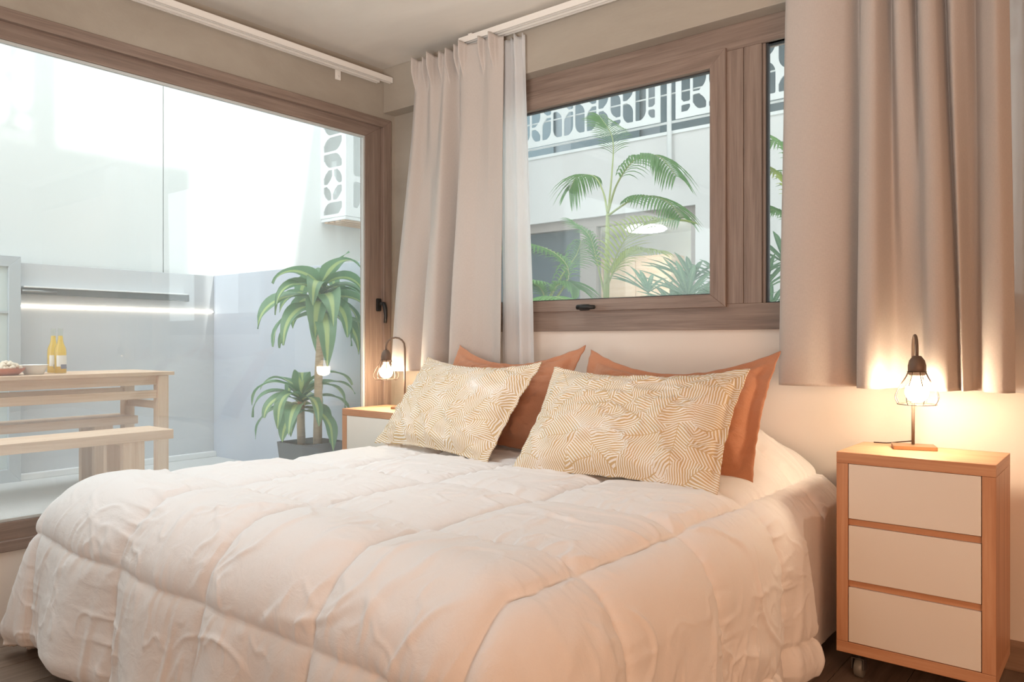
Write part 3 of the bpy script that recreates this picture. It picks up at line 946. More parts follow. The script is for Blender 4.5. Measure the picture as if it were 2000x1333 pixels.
def du(u): return at_y(u, 3.1).x - dpos.x
MB().tube([(du(620), 0.0, 0.26), (du(621), 0, 0.5), (du(622), 0.0, 0.75), (du(627), 0, dz(650)), (du(628), 0, dz(590))], [0.03, 0.027, 0.026, 0.026, 0.022], 12).build('cane', 'cane', drac)
MB().tube([(du(594), -0.02, 0.26), (du(595), -0.03, 0.42), (du(598), -0.04, dz(775))], [0.028, 0.026, 0.022], 12).build('cane', 'cane', drac)
def strap_leaf(parent, p0, az, el, L, W, droop, seed, twist=0.0):
    rnd = random.Random(seed)
    n = 14
    vs, fs, uv = [], [], []
    p = Vector(p0); e = el
    for i in range(n + 1):
        s = i / n
        d = Vector((math.cos(az) * math.cos(e), math.sin(az) * math.cos(e), math.sin(e)))
        if i: p = p + d * (L / n)
        e -= droop / n * (0.5 + 1.2 * s)
        e = max(e, -1.45)
        sd = Vector((-math.sin(az), math.cos(az), 0))
        nr = sd.cross(d) * -1
        ww = sd * math.cos(twist * s) + nr * math.sin(twist * s)
        w = W * 0.62 * min(1.0, 0.34 + 2.4 * s) * max(0.03, 1 - s ** 2.6) ** 0.9
        wav = 0.008 * math.sin(s * 9 + seed)
        vs += [p - ww * w + nr * (w * 0.25 + wav), p - ww * w * .5 + nr * w * .04, p, p + ww * w * .5 + nr * w * .04, p + ww * w + nr * (w * 0.25 - wav)]
    for i in range(n):
        for k in range(4):
            b = i * 5 + k
            fs.append((b, b + 1, b + 6, b + 5))
            uv.append([(k / 4, i / n), (k / 4 + .25, i / n), (k / 4 + .25, (i + 1) / n), (k / 4, (i + 1) / n)])
    return MB().add(vs, fs, uv, True).build('leaf', 'dracaena', parent)
rnd = random.Random(12)
top = Vector((du(628), 0, dz(588)))
for k in range(30):
    ring = k / 29
    az = k * 2.39996 + rnd.uniform(-.35, .35)
    el = 1.25 - 1.25 * ring + rnd.uniform(-.15, .15)
    strap_leaf(drac, top + Vector((0, 0, 0.10 - 0.20 * ring)), az, el * 0.72, rnd.uniform(.36, .56), rnd.uniform(.10, .13), rnd.uniform(1.7, 3.2) - 0.5 * ring, k, rnd.uniform(-.9, .9))
strap_leaf(drac, top + Vector((0, 0, 0.08)), 0.68, 1.15, 0.30, 0.04, 0.5, 77)
low = Vector((du(598), -0.04, dz(785)))
for k in range(22):
    ring = k / 21
    az = k * 2.39996 + 1 + rnd.uniform(-.2, .2)
    el = 1.15 - 1.1 * ring + rnd.uniform(-.15, .15)
    strap_leaf(drac, low + Vector((0, 0, 0.06 - 0.12 * ring)), az, el, rnd.uniform(.32, .46), rnd.uniform(.09, .11), rnd.uniform(1.7, 3.0) - 0.4 * ring, 100 + k, rnd.uniform(-.5, .5))

# ================================================================== PATIO FURNITURE
TZ = 0.845 - PZ
tx1, tx0 = -5.04, -5.62
ty1, ty0 = 2.60, 0.90
tab = thing('patio_table', 'long pale wooden table on the patio with snacks and bottles on it', 'table', ((tx0 + tx1) / 2, (ty0 + ty1) / 2, PZ))
hw, hl = (tx1 - tx0) / 2, (ty1 - ty0) / 2
for k in range(5):
    w = 2 * hw / 5
    MB().box(-hw + k * w + 0.001, -hw + (k + 1) * w - 0.001, -hl, hl, TZ - 0.024, TZ, grain=1, bev=0.002).build('top_board', 'teak', tab)
for sx in (-1, 1):
    for sy in (-1, 1):
        MB().box(sx * (hw - 0.045) - 0.035, sx * (hw - 0.045) + 0.035, sy * (hl - 0.07) - 0.035, sy * (hl - 0.07) + 0.035, 0, TZ - 0.025, grain=2, bev=0.003).build('leg', 'teak', tab)
    MB().box(sx * (hw - 0.045) - 0.015, sx * (hw - 0.045) + 0.015, -hl + 0.105, hl - 0.105, TZ - 0.085, TZ - 0.025, grain=1, bev=0.002).build('apron', 'teak', tab)
    MB().box(sx * (hw - 0.045) - 0.015, sx * (hw - 0.045) + 0.015, -hl + 0.105, hl - 0.105, TZ - 0.175, TZ - 0.122, grain=1, bev=0.002).build('lower_rail', 'teak', tab)
for sy in (-1, 1):
    MB().box(-hw + 0.081, hw - 0.081, sy * (hl - 0.07) - 0.015, sy * (hl - 0.07) + 0.015, TZ - 0.25, TZ - 0.20, grain=0, bev=0.002).build('end_stretcher', 'teak', tab)
def bench(x, y1, label, zt):
    L, w = 1.6, 0.30
    t = thing('bench', label, 'bench', (x, y1 - L / 2, PZ), 0, 'patio benches')
    for k in range(2):
        MB().box(-w / 2 + k * w / 2 + 0.001, -w / 2 + (k + 1) * w / 2 - 0.001, -L / 2, L / 2, zt - 0.055, zt, grain=1, bev=0.003).build('seat_board', 'teak', t)
    for sy in (-1, 1):
        for sx in (-1, 1):
            MB().box(sx * 0.105 - 0.022, sx * 0.105 + 0.022, sy * (L / 2 - 0.22) - 0.06, sy * (L / 2 - 0.22) + 0.06, 0, zt - 0.056, grain=2, bev=0.003).build('leg', 'teak', t)
        MB().box(-0.082, 0.082, sy * (L / 2 - 0.22) - 0.02, sy * (L / 2 - 0.22) + 0.02, zt - 0.085, zt - 0.056, grain=0, bev=0.002).build('crossbar', 'teak', t)
    return t
bench(-4.56, 2.27, 'pale wooden bench on the near side of the patio table', 0.45)
bench(-5.58 + 0.02, 2.62 - 0.09, 'pale wooden bench on the far side of the patio table, by the grey wall', 0.45)

def bottle(u, x, label):
    p = at_x(u, x)
    t = thing('beer_bottle', label, 'bottle', (x, p.y, PZ + TZ), 0.6, 'beer bottles on the patio table')
    H = 0.285
    prof = [(0.0, 0.0), (0.032, 0.0), (0.035, 0.006), (0.035, 0.14), (0.032, 0.16), (0.020, 0.19), (0.0155, 0.215), (0.0135, 0.262), (0.0150, 0.266), (0.0150, 0.275), (0.0135, H)]
    MB().lathe(prof, (0, 0, 0), 20).build('glass_body', 'beerglass', t)
    MB().lathe([(0.0, 0.004), (0.030, 0.004), (0.0325, 0.008), (0.0325, 0.14), (0.0298, 0.16), (0.0178, 0.19), (0.0135, 0.215), (0.0125, 0.238), (0.0, 0.239)], (0, 0, 0), 20).build('beer', 'beer', t)
    lb = MB()
    n = 12
    def band(r, z0, z1, a0, a1):
        vs, fs = [], []
        for i in range(n + 1):
            a = a0 + (a1 - a0) * i / n
            vs += [(r * math.cos(a), r * math.sin(a), z0), (r * math.cos(a), r * math.sin(a), z1)]
        for i in range(n): fs.append((2 * i, 2 * i + 2, 2 * i + 3, 2 * i + 1))
        return MB().add(vs, fs, None, True)
    band(0.0356, 0.045, 0.115, -1.6, 0.35).build('label', 'paper', t)
    band(0.0359, 0.03, 0.058, -0.9, 0.2).build('label_band', 'navy', t)
    return t
bottle(104, -5.36, 'left clear beer bottle of the pair on the patio table')
bottle(118, -5.27, 'right clear beer bottle of the pair on the patio table')
bp = at_x(66, -5.27)
bw = thing('bowl', 'small white china bowl beside the bottles on the patio table', 'bowl', (-5.27, bp.y, PZ + TZ))
MB().lathe([(0.0, 0.0), (0.05, 0.0), (0.055, 0.006), (0.074, 0.052), (0.076, 0.056), (0.072, 0.055), (0.052, 0.012), (0.0, 0.010)], (0, 0, 0), 28).build('shell', 'china', bw)
MB().lathe([(0.076, 0.054), (0.080, 0.057), (0.076, 0.060), (0.072, 0.057)], (0, 0, 0), 28).build('rim', 'china', bw)
cp = at_x(12, -5.22)
cb = thing('snack_bowl', 'terracotta bowl heaped with pale snacks at the left end of the patio table', 'bowl', (-5.22, cp.y, PZ + TZ))
MB().lathe([(0.0, 0.0), (0.06, 0.0), (0.095, 0.034), (0.099, 0.044), (0.094, 0.043), (0.06, 0.012), (0.0, 0.010)], (0, 0, 0), 28).build('shell', 'clay', cb)
ms = MB()
rs_ = random.Random(4)
for k in range(60):
    a, r = rs_.random() * 6.28, 0.078 * math.sqrt(rs_.random())
    z = 0.03 + 0.035 * (1 - (r / 0.08) ** 2) + rs_.random() * 0.012
    s = 0.012 + rs_.random() * 0.006
    ms.lathe([(0, -s), (s * .8, -s * .5), (s, 0), (s * .7, s * .6), (0, s)], (r * math.cos(a), r * math.sin(a), z), 7)
so = ms.build('snacks', 'snack', cb); so['kind'] = 'stuff'

# frosted door panel, drying rail and LED line on the patio wall
fd = struct_root('door_1')
dy1 = at_x(40, PX + 0.05).y
mitred(0, PX + 0.002, PX + 0.06, (dy1 - 0.95, dy1, PZ, 1.635), (dy1 - 0.95 + 0.075, dy1 - 0.075, PZ + 0.09, 1.56), 'door_frame', 'alu', fd)
MB().box(PX + 0.02, PX + 0.035, dy1 - 0.875, dy1 - 0.075, PZ + 0.09, 1.56).build('pane', 'frosted', fd)
MB().box(PX + 0.02, PX + 0.05, dy1 - 0.875, dy1 - 0.075, 1.24, 1.255).build('glazing_bar', 'alu', fd)
ry0, ry1 = at_x(42, PX + 0.05).y, at_x(367, PX + 0.05).y
dr = thing('drying_rail', 'dark folded drying rail mounted on the grey patio wall', 'drying rail', (PX, (ry0 + ry1) / 2, 1.41))
hl2 = (ry1 - ry0) / 2
MB().box(0.001, 0.05, -hl2, hl2, -0.035, 0.012, bev=0.004).build('housing', 'darkbar', dr)
MB().box(0.001, 0.062, -hl2 + 0.01, hl2 - 0.005, 0.0125, 0.024, bev=0.003).build('cover', 'white_paint', dr)
MB().tube([(0.06, -hl2, -0.01), (0.06, hl2 * 0.2 - 0.5, -0.012)], 0.008, 8).build('fold_arm', 'steel', dr)
MB().box(0.001, 0.052, hl2, hl2 + 0.012, -0.04, 0.016, bev=0.003).build('end_cap', 'darkbar', dr)
ls = thing('led_strip', 'glowing warm LED strip running along the grey patio wall', 'light strip', (PX, 2.7, 1.295))
MB().box(0.0005, 0.012, 1.95 - 2.7, PY - 0.012 - 2.7, -0.004, 0.004).build('diffuser', 'led', ls)
MB().box(0.0005, 0.014, PY - 0.0115 - 2.7, PY - 0.002 - 2.7, -0.008, 0.008).build('end_cap', 'white_paint', ls)

# ================================================================== BED
BX0, BX1, BY0, BY1 = -2.65, -0.86, 1.05, 2.90
bed = thing('bed', 'double bed with pale upholstered base and white mattress against the head wall', 'bed', ((BX0 + BX1) / 2, (BY0 + BY1) / 2, 0))
bw2, bl2 = (BX1 - BX0) / 2, (BY1 - BY0) / 2
BASE_ARGS = (-bw2 + 0.02, bw2 - 0.02, -bl2 + 0.07, bl2 - 0.01, 0.10, 0.315, 0.12, 0.02)
def rounded_block(x0, x1, y0, y1, z0, z1, rc, bev):
    bm = bmesh.new()
    bmesh.ops.create_cube(bm, size=1.0)
    for p in bm.verts:
        p.co = Vector(((x0 + x1) / 2 + p.co.x * (x1 - x0), (y0 + y1) / 2 + p.co.y * (y1 - y0), (z0 + z1) / 2 + p.co.z * (z1 - z0)))
    ve = [e for e in bm.edges if abs(e.verts[0].co.z - e.verts[1].co.z) > 1e-4]
    bmesh.ops.bevel(bm, geom=ve, offset=rc, segments=8, affect='EDGES', profile=0.5)
    he = [e for e in bm.edges if abs(e.verts[0].co.z - e.verts[1].co.z) < 1e-4]
    bmesh.ops.bevel(bm, geom=he, offset=bev, segments=4, affect='EDGES', profile=0.5)
    mb = MB(); mb.from_bm(bm, 0, None, True)
    return mb
rounded_block(-bw2 + 0.03, bw2 - 0.03, -bl2 + 0.06, bl2, 0.32, 0.54, 0.16, 0.06).build('mattress', 'sheet', bed)
MB().tube([(-bw2 + 0.19, -bl2 + 0.055, 0.345), (bw2 - 0.19, -bl2 + 0.055, 0.345)], 0.006, 8).build('piping', 'sheet', bed)
rounded_block(*BASE_ARGS).build('base', 'bedbase', bed)
for sx in (-1, 1):
    for sy in (-1, 1):
        MB().lathe([(0.03, 0.0), (0.03, 0.1)], (sx * (bw2 - 0.15), sy * (bl2 - 0.15), 0), 16).build('leg', 'black', bed)

def quilt():
    xc = (BX0 + BX1) / 2
    W = bw2 + 0.045          # half width of the covered block
    r = 0.19
    yfoot = BY0 - 0.05
    yhead = 2.87
    zt = 0.578
    DM = r * PI / 2 + (zt - 0.05 - r)
    sx = W - r + DM
    a = np.linspace(-sx, sx, 580)
    sy0 = -(DM)           # arc coordinate along y relative to the bend start
    ybend = yfoot + r
    b = np.linspace(sy0, yhead - ybend, 520)
    A, B = np.meshgrid(a, b)           # rows along y
    # softly irregular hem
    du_ = np.maximum(np.abs(A) - (W - r), 0)
    dv_ = np.maximum(-B, 0)
    p = 5.0
    R = (du_ ** p + dv_ ** p) ** (1 / p)
    th = np.arctan2(dv_, du_ + 1e-9)
    sgn = np.sign(A)
    arc = R < r * PI / 2
    ang = np.clip(R / r, 0, PI / 2)
    hor = np.where(arc, r * np.sin(ang), r)
    drop = np.where(arc, r * (1 - np.cos(ang)), r + (R - r * PI / 2))
    below = np.clip((drop - 0.05) / 0.5, 0, 1)
    # folds in the hanging part: wide vertical flutes, stronger at the corners
    corner = np.sin(2 * np.clip(th, 0, PI / 2)) ** 2
    along = np.where(dv_ > du_, A, B)
    flute = 0.024 * np.sin(along * 2 * PI / 0.36 + 1.2 * pnoise(along * 3, R * 2)) + 0.012 * pnoise(along * 9, R * 3 + 5)
    flute_c = 0.055 * np.sin(th * 7.0 + 0.6) + 0.02 * np.sin(th * 15)
    hor = hor + below ** 1.2 * (0.045 + 0.02 * corner + flute * (1 - corner) + flute_c * corner)
    bx = np.clip(np.abs(A), 0, W - r); by = np.maximum(B, 0)
    X = xc + sgn * (bx + hor * np.cos(th) * (du_ > 0))
    Y = ybend + by - hor * np.sin(th) * (dv_ > 0)
    Z = zt - drop
    X = X - 0.25 * smooth01((1.75 - Y) / 0.75) * np.clip((-A - 0.4) / 0.5, 0, 1)
    # the left side near the bedside cabinet and the right near the other hang flat
    # pillows under the quilt at the head
    hump = smooth01((Y - 2.40) / 0.24) * (1 - 0.35 * smooth01((Y - 2.74) / 0.13))
    hx = smooth01((bw2 - 0.02 - np.abs(X - xc)) / 0.30) * (1 - 0.25 * np.exp(-((X - xc) / 0.09) ** 2))
    Z = Z + 0.15 * hump * hx * (drop < 0.2)
    # gentle unevenness of the top
    Z = Z + 0.012 * pnoise(A * 2.2 + 3, B * 2.2) * np.clip(1 - drop / 0.2, 0, 1)
    P = np.stack([X, Y, Z], -1)
    def normals(P):
        gu = np.gradient(P, axis=1); gv = np.gradient(P, axis=0)
        n = np.cross(gu, gv); n /= (np.linalg.norm(n, axis=-1, keepdims=True) + 1e-9)
        return n
    n = normals(P)
    # box stitching
    q = 0.433
    xs = (xc + A + 1.34 + 0.012 * pnoise(B * 3, A * 0 + 2)) / q
    yb = ybend + B
    ysn = (yb - 1.34 + 0.012 * pnoise(A * 3, B * 0 + 9)) / q
    fx = np.abs(xs - np.round(xs)) * q; fy = np.abs(ysn - np.round(ysn)) * q
    puff = (1 - np.exp(-(fx / 0.016) ** 0.8)) * (1 - np.exp(-(fy / 0.016) ** 0.8))
    pill = np.sqrt(np.clip(np.sin(np.clip(fx / q, 0, .5) * PI) * np.sin(np.clip(fy / q, 0, .5) * PI), 0, 1))
    disp = 0.021 * puff + 0.012 * pill
    # creases: short ones radiating across the seams, long soft ones elsewhere
    cr1 = 1 - np.abs(fbm(xs * 0.9 + 4, yb * 13, 3)) * 2.4
    cr2 = 1 - np.abs(fbm(A * 13, ysn * 0.9 + 8, 3)) * 2.4
    near_x = np.exp(-fx / 0.05); near_y = np.exp(-fy / 0.05)
    cr3 = 1 - np.abs(fbm(A * 2.6 + 0.9 * B + 7, B * 3.6 - 0.8 * A, 4)) * 3.2
    mskw = smooth01((pnoise(A * 1.7 + 1, B * 1.7 + 2) + 0.25) / 0.5)
    calm = 1 - 0.85 * corner * (np.minimum(du_, dv_) > 0)
    disp += 0.0085 * np.clip(cr1, 0, 1) ** 2 * near_x * (1 - near_y) ** 2 * (0.35 + mskw) * calm
    disp += 0.0085 * np.clip(cr2, 0, 1) ** 2 * near_y * (1 - near_x) ** 2 * (0.35 + mskw) * calm
    def ridges(u, v, width, cut, seed_):
        k1 = fbm(u + seed_, v - seed_, 2)
        amp = smooth01((pnoise(u * 0.55 + 3 * seed_, v * 0.9 + seed_) - cut) / 0.25)
        return np.exp(-(k1 / width) ** 2) * amp
    hang = np.clip((drop - 0.08) / 0.3, 0, 1)
    disp += 0.006 * ridges(A * 2.4 + 0.8 * B, B * 3.4 - 0.9 * A, 0.05, 0.0, 1.7) * calm
    disp += 0.005 * ridges(A * 3.6 - 1.6 * B, B * 2.6 + 1.5 * A, 0.05, 0.05, 5.1) * calm
    disp += 0.004 * ridges(A * 6 - 2 * B, B * 5 + 2 * A, 0.06, 0.1, 9.3) * calm
    disp += 0.007 * ridges(along * 4.0 + R * 0.9, R * 0.8 + along * 0.3, 0.07, -0.1, 2.2) * hang
    disp += 0.007 * ridges(along * 2.2 + R * 4, R * 4.5 - along * 2, 0.06, 0.05, 6.6) * hang * calm
    disp += 0.0035 * ridges(along * 8 + R * 2.5, R * 2.0 + along * 0.5, 0.08, -0.1, 4.4) * np.clip(drop / 0.12, 0, 1) * calm
    disp += 0.0034 * ridges(A * 9 + 3 * B, B * 7 - 4 * A, 0.08, -0.05, 8.2) * calm
    disp += 0.0016 * fbm(A * 16, B * 16, 3) * calm
    # hem tucks in
    hem = np.clip((R - DM + 0.05) / 0.05, 0, 1)
    disp -= 0.02 * hem ** 2
    P = P + n * disp[..., None]
    P[..., 2] = np.maximum(P[..., 2], 0.022 + 0.01 * pnoise(A * 5, B * 5))
    # keep the quilt clear of the bedside cabinets
    headz = smooth01((P[..., 1] - 2.30) / 0.15)
    lim = W + 0.055 - 0.045 * headz
    dx = P[..., 0] - xc
    P[..., 0] = xc + np.sign(dx) * np.where(np.abs(dx) > lim - 0.03, np.where(headz > 0.5, np.minimum(np.abs(dx), lim), np.abs(dx)), np.abs(dx))
    uv = np.stack([A, B], -1)
    o = grid_mesh('comforter', P, 'quilt', None, uv, 0.016, -1.0)
    return tag(o, 'puffy white box-stitched comforter draped over the bed down to the floor', 'comforter')
quilt()

# ------------------------------------------------------------------ cushions
def cushion(name, label, cat, w, h, T, mat, pos, rz, tilt, roll=0.0, flange=0.03, seed=0, group=None, sag=0.02):
    n = 84; m = 60
    u = np.linspace(-1, 1, n); v = np.linspace(-1, 1, m)
    U, V = np.meshgrid(u, v)
    fxx = 1 - 2 * flange / w; fyy = 1 - 2 * flange / h
    iu = np.clip(np.abs(U) / fxx, 0, 1); iv = np.clip(np.abs(V) / fyy, 0, 1)
    prof = (np.clip(1 - iu ** 2.4, 0, 1) * np.clip(1 - iv ** 2.4, 0, 1)) ** 0.48
    # edges pull in between the corners
    X = U * w / 2 * (1 - 0.05 * (1 - V ** 2) * np.abs(U))
    Y = V * h / 2 * (1 - 0.10 * (1 - U ** 2) * np.abs(V))
    s = seed * 13.7
    edge_wave = 0.008 * pnoise(U * 7 + s, V * 7 + s)
    X = X + 0.004 * pnoise(V * 7 + s, U * 2) * np.abs(U) ** 8
    Y = Y + 0.005 * pnoise(U * 8 + s, V * 2 + 5) * np.abs(V) ** 8
    lump = 1 + 0.16 * pnoise(U * 1.6 + s, V * 1.6 + 3)
    cre = 1 - np.abs(fbm(U * 2.2 + s + V, V * 2.4 - U * 0.7, 4)) * 2.6
    crease = 0.014 * np.clip(cre, 0, 1) ** 3 * np.clip(prof * 2, 0, 1)
    diag = 0.006 * np.sin((np.abs(U) + np.abs(V)) * 16 + 2 * pnoise(U * 3, V * 3 + s)) * np.exp(-((1 - np.abs(U)) ** 2 + (1 - np.abs(V)) ** 2) * 5) * np.clip(prof * 3, 0, 1)
    half = T / 2
    rim = 0.0025
    Zf = rim + half * prof * lump + crease + diag + edge_wave
    Zb = -rim - half * prof * 0.8 + edge_wave
    Y = Y - sag * (1 - U ** 2) * (V > 0) * V          # top edge sinks between its corners
    Pf = np.stack([X, Y, Zf], -1); Pb = np.stack([X, Y, Zb], -1)
    P = np.concatenate([Pf.reshape(-1, 3), Pb.reshape(-1, 3)])
    k = n * m
    i = np.arange((m - 1) * (n - 1)); a = (i // (n - 1)) * n + i % (n - 1)
    F = np.stack([a, a + 1, a + n + 1, a + n], 1)
    F = np.concatenate([F, (F + k)[:, ::-1]]).tolist()
    ring = [j for j in range(n)] + [j * n + n - 1 for j in range(1, m)] + [(m - 1) * n + j for j in range(n - 2, -1, -1)] + [j * n for j in range(m - 2, 0, -1)]
    for q in range(len(ring)):
        a_, b_ = ring[q], ring[(q + 1) % len(ring)]
        F.append([b_, a_, a_ + k, b_ + k])
    me = bpy.data.meshes.new(name)
    me.from_pydata(P.tolist(), [], F); me.validate()
    uvl = me.uv_layers.new(name='UVMap')
    vi = np.zeros(len(me.loops), dtype=np.int32); me.loops.foreach_get('vertex_index', vi)
    uvl.data.foreach_set('uv', (P[vi][:, :2] + seed * 1.37).astype(np.float32).ravel())
    me.polygons.foreach_set('use_smooth', np.ones(len(me.polygons), dtype=bool))
    me.materials.append(M[mat]); me.update()
    o = bpy.data.objects.new(name, me); link(o)
    o.location = pos
    o.rotation_mode = 'XYZ'
    o.matrix_world = Matrix.Translation(pos) @ Matrix.Rotation(rz, 4, 'Z') @ Matrix.Rotation(tilt, 4, 'X') @ Matrix.Rotation(roll, 4, 'Z')
    return tag(o, label, cat, group)
rad = math.radians
cushion('cushion', 'left tan fern-print cushion on the bed', 'cushion', 0.74, 0.47, 0.15, 'print', (-2.20, 2.33, 0.785), rad(-7), rad(52), rad(-1), 0.022, 1, 'fern-print cushions')
cushion('cushion', 'right tan fern-print cushion on the bed', 'cushion', 0.75, 0.47, 0.16, 'print', (-1.34, 2.26, 0.775), rad(3), rad(50), rad(1), 0.022, 2, 'fern-print cushions')
cushion('pillow', 'dark terracotta pillow behind the left fern-print cushion', 'pillow', 0.74, 0.50, 0.15, 'terracotta', (-2.13, 2.53, 0.82), rad(-3), rad(58), 0, 0.045, 3, 'terracotta pillows', 0.075)
cushion('pillow', 'orange terracotta pillow behind the right fern-print cushion', 'pillow', 0.76, 0.50, 0.15, 'terracotta', (-1.33, 2.50, 0.805), rad(2), rad(57), 0, 0.045, 4, 'terracotta pillows', 0.08)

# ================================================================== CURTAINS
def drape(name, label, top, bot, z1, z0, mat, n=260, m=110, pleat=0.0, thick=0.003, seed=0, group=None, pleat_n=9, ease=1.0):
    T = catmull(top, n); Bm = catmull(bot, n)
    z = np.linspace(z1, z0, m)
    f = ((z1 - z) / (z1 - z0))[:, None]
    g = smooth01(f * 1.0) * 0.5 + f * 0.5
    X = T[None, :, 0] * (1 - g) + Bm[None, :, 0] * g
    Y = T[None, :, 1] * (1 - g) + Bm[None, :, 1] * g
    Zz = np.repeat(z[:, None], n, 1)
    s = np.linspace(0, 1, n)[None, :]
    if pleat:
        env = smooth01(1.25 - (z1 - Zz) / 0.14)
        ph = (s * pleat_n + 0.25 * pnoise(s * 5 + seed, f * 0)) % 1.0
        spike = np.exp(-((ph - 0.5) / 0.13) ** 2)
        fan = 0.5 + 0.5 * np.cos((ph - 0.5) * 2 * PI * 6)
        Y = Y - pleat * 1.7 * env * spike * (0.55 + 0.45 * fan)
        X = X + 0.35 * pleat * env * np.sin((ph - 0.5) * 2 * PI) * spike
        Zz = Zz + 0.012 * env * spike * smooth01((Zz - z1 + 0.05) / 0.05)
    Y = Y + 0.006 * pnoise(s * 6 + seed, f * 2.5) + 0.003 * pnoise(s * 22 + seed, f * 4)
    P = np.stack([X, Y, Zz], -1)
    L = np.linalg.norm(np.diff(Bm, axis=0), axis=1).sum()
    uv = np.stack([np.repeat(s * L, m, 0), Zz], -1)
    o = grid_mesh(name, P, mat, None, uv, thick, 0.0)
    return tag(o, label, 'curtain', group)
def cx(u): return at_y(u, 2.77).x
yc = 2.765
# left blackout curtain
topL = [(cx(815), yc), (cx(826), yc - .02), (cx(836), yc + .02), (cx(850), yc - .025), (cx(862), yc + .02), (cx(878), yc - .025), (cx(890), yc + .03), (cx(905), yc - .02), (cx(918), yc - .03), (cx(945), yc - .01), (cx(965), yc - .02), (cx(985), yc)]
botL = [(cx(771), yc - .02), (cx(788), yc - .05), (cx(806), yc - .03), (cx(826), yc + .075), (cx(840), yc - .06), (cx(870), yc - .085), (cx(879), yc + .08), (cx(893), yc + .08), (cx(900), yc - .08), (cx(935), yc - .03), (cx(962), yc - .01), (cx(988), yc - .035)]
drape('blackout_curtain', 'pleated beige blackout curtain drawn to the left of the window', topL, botL, 2.475, 0.895, 'linen', 420, 130, 0.026, 0.003, 1, 'beige blackout curtains', 9)
# left sheer
topS = [(cx(968), yc + .045), (cx(980), yc + .03), (cx(990), yc + .05), (cx(1000), yc + .025), (cx(1010), yc + .045), (cx(1019), yc + .03)]
botS = [(cx(968), yc + .06), (cx(985), yc + .03), (cx(1000), yc + .065), (cx(1012), yc + .025), (cx(1025), yc + .055), (cx(1038), yc + .03)]
drape('sheer_curtain', 'narrow white sheer curtain beside the left blackout curtain', topS, botS, 2.465, 0.80, 'sheer', 120, 90, 0.008, 0.001, 5, 'white sheer curtains', 4)
# right blackout curtain
def hy(d): return yc + d
topR = [(cx(1534), hy(.02)), (cx(1548), hy(-.03)), (cx(1600), hy(-.045)), (cx(1650), hy(-.01)), (cx(1672), hy(.045)), (cx(1690), hy(-.03)), (cx(1716), hy(-.05)), (cx(1738), hy(.03)), (cx(1752), hy(-.05)), (cx(1772), hy(-.035)), (cx(1782), hy(.035)), (cx(1800), hy(-.045)), (cx(1826), hy(-.04)), (cx(1838), hy(.03)), (cx(1856), hy(-.04)), (cx(1882), hy(-.02)), (cx(1898), hy(.04)), (cx(1920), hy(-.01)), (cx(1945), hy(-.04)), (cx(1968), hy(0))]
botR = [(cx(1519), hy(.02)), (cx(1535), hy(-.035)), (cx(1585), hy(-.04)), (cx(1640), hy(.0)), (cx(1676), hy(.05)), (cx(1684), hy(-.05)), (cx(1722), hy(-.06)), (cx(1738), hy(.03)), (cx(1765), hy(.05)), (cx(1800), hy(.045)), (cx(1812), hy(-.02)), (cx(1826), hy(-.055)), (cx(1856), hy(-.05)), (cx(1874), hy(.01)), (cx(1884), hy(-.02)), (cx(1896), hy(.045)), (cx(1914), hy(.035)), (cx(1930), hy(-.03)), (cx(1962), hy(-.045)), (cx(1984), hy(-.01))]
drape('blackout_curtain', 'broad beige blackout curtain behind the right lamp', topR, botR, 2.475, 0.893, 'linen', 420, 130, 0.010, 0.003, 9, 'beige blackout curtains', 14)
topS2 = [(-0.36 + 0.06 * k, hy(.045 + (.03 if k % 2 else 0))) for k in range(9)]
botS2 = [(-0.37 + 0.062 * k, hy(.045 + (.035 if k % 2 else -.005))) for k in range(9)]
drape('sheer_curtain', 'white sheer curtain at the right edge beyond the broad blackout curtain', topS2, botS2, 2.465, 0.89, 'sheer', 160, 60, 0.006, 0.001, 13, 'white sheer curtains', 6)

# curtain tracks
def track(name, label, along, a0, a1, fixed, z, offs, ends, brackets):
    """along: 0 = x, 1 = y"""
    t = thing(name, label, 'curtain track', ((a0 + a1) / 2, fixed, z) if along == 0 else (fixed, (a0 + a1) / 2, z), 0, 'white double curtain tracks')
    h = (a1 - a0) / 2
    for o_, e_ in zip(offs, ends):
        mb = MB()
        for (p0, p1, q0, q1) in ((-0.013, 0.013, 0.012, 0.018), (-0.013, -0.010, -0.010, 0.012), (0.010, 0.013, -0.010, 0.012), (-0.010, -0.004, -0.010, -0.006), (0.004, 0.010, -0.010, -0.006)):
            if along == 0: mb.box(-h, h + e_, o_ + p0, o_ + p1, q0, q1)
            else: mb.box(o_ + p0, o_ + p1, -h, h + e_, q0, q1)
        mb.build('rail', 'white_metal', t)
    for b_ in brackets:
        mb = MB()
        lo, hi = min(offs) - 0.016, max(offs) + 0.016
        if along == 0: mb.box(b_ - 0.012, b_ + 0.012, lo, hi, 0.018, 0.022)
        else:
            mb.box(lo, hi, b_ - 0.012, b_ + 0.012, 0.018, 0.022)
        mb.build('bracket', 'white_metal', t)
    return t
trk = track('curtain_track', 'white double curtain track above the head wall window', 0, cx(905), 1.6, WALL_Y - 0.15, 2.50, (-0.022, 0.022), (0, 0), (-2.0, -0.5, 1.0))
a1 = at_x(768, WALL_X + 0.075, 160).y
tl = track('curtain_track', 'white double curtain track above the large glazed wall', 1, -1.6, min(a1, 2.825), WALL_X + 0.05, 2.455, (-0.022, 0.026), (-0.05, 0.0), (0.0,))
hh = (min(a1, 2.825) + 1.6) / 2
bk = MB().box(-0.046, -0.043, hh - 0.32, hh - 0.285, -0.055, 0.022).box(-0.046, 0.03, hh - 0.315, hh - 0.29, 0.0181, 0.022)
bk.lathe([(0.0, -0.043), (0.005, -0.043), (0.005, -0.040), (0.0, -0.040)], (0, hh - 0.302, -0.038), 10, axis=0)
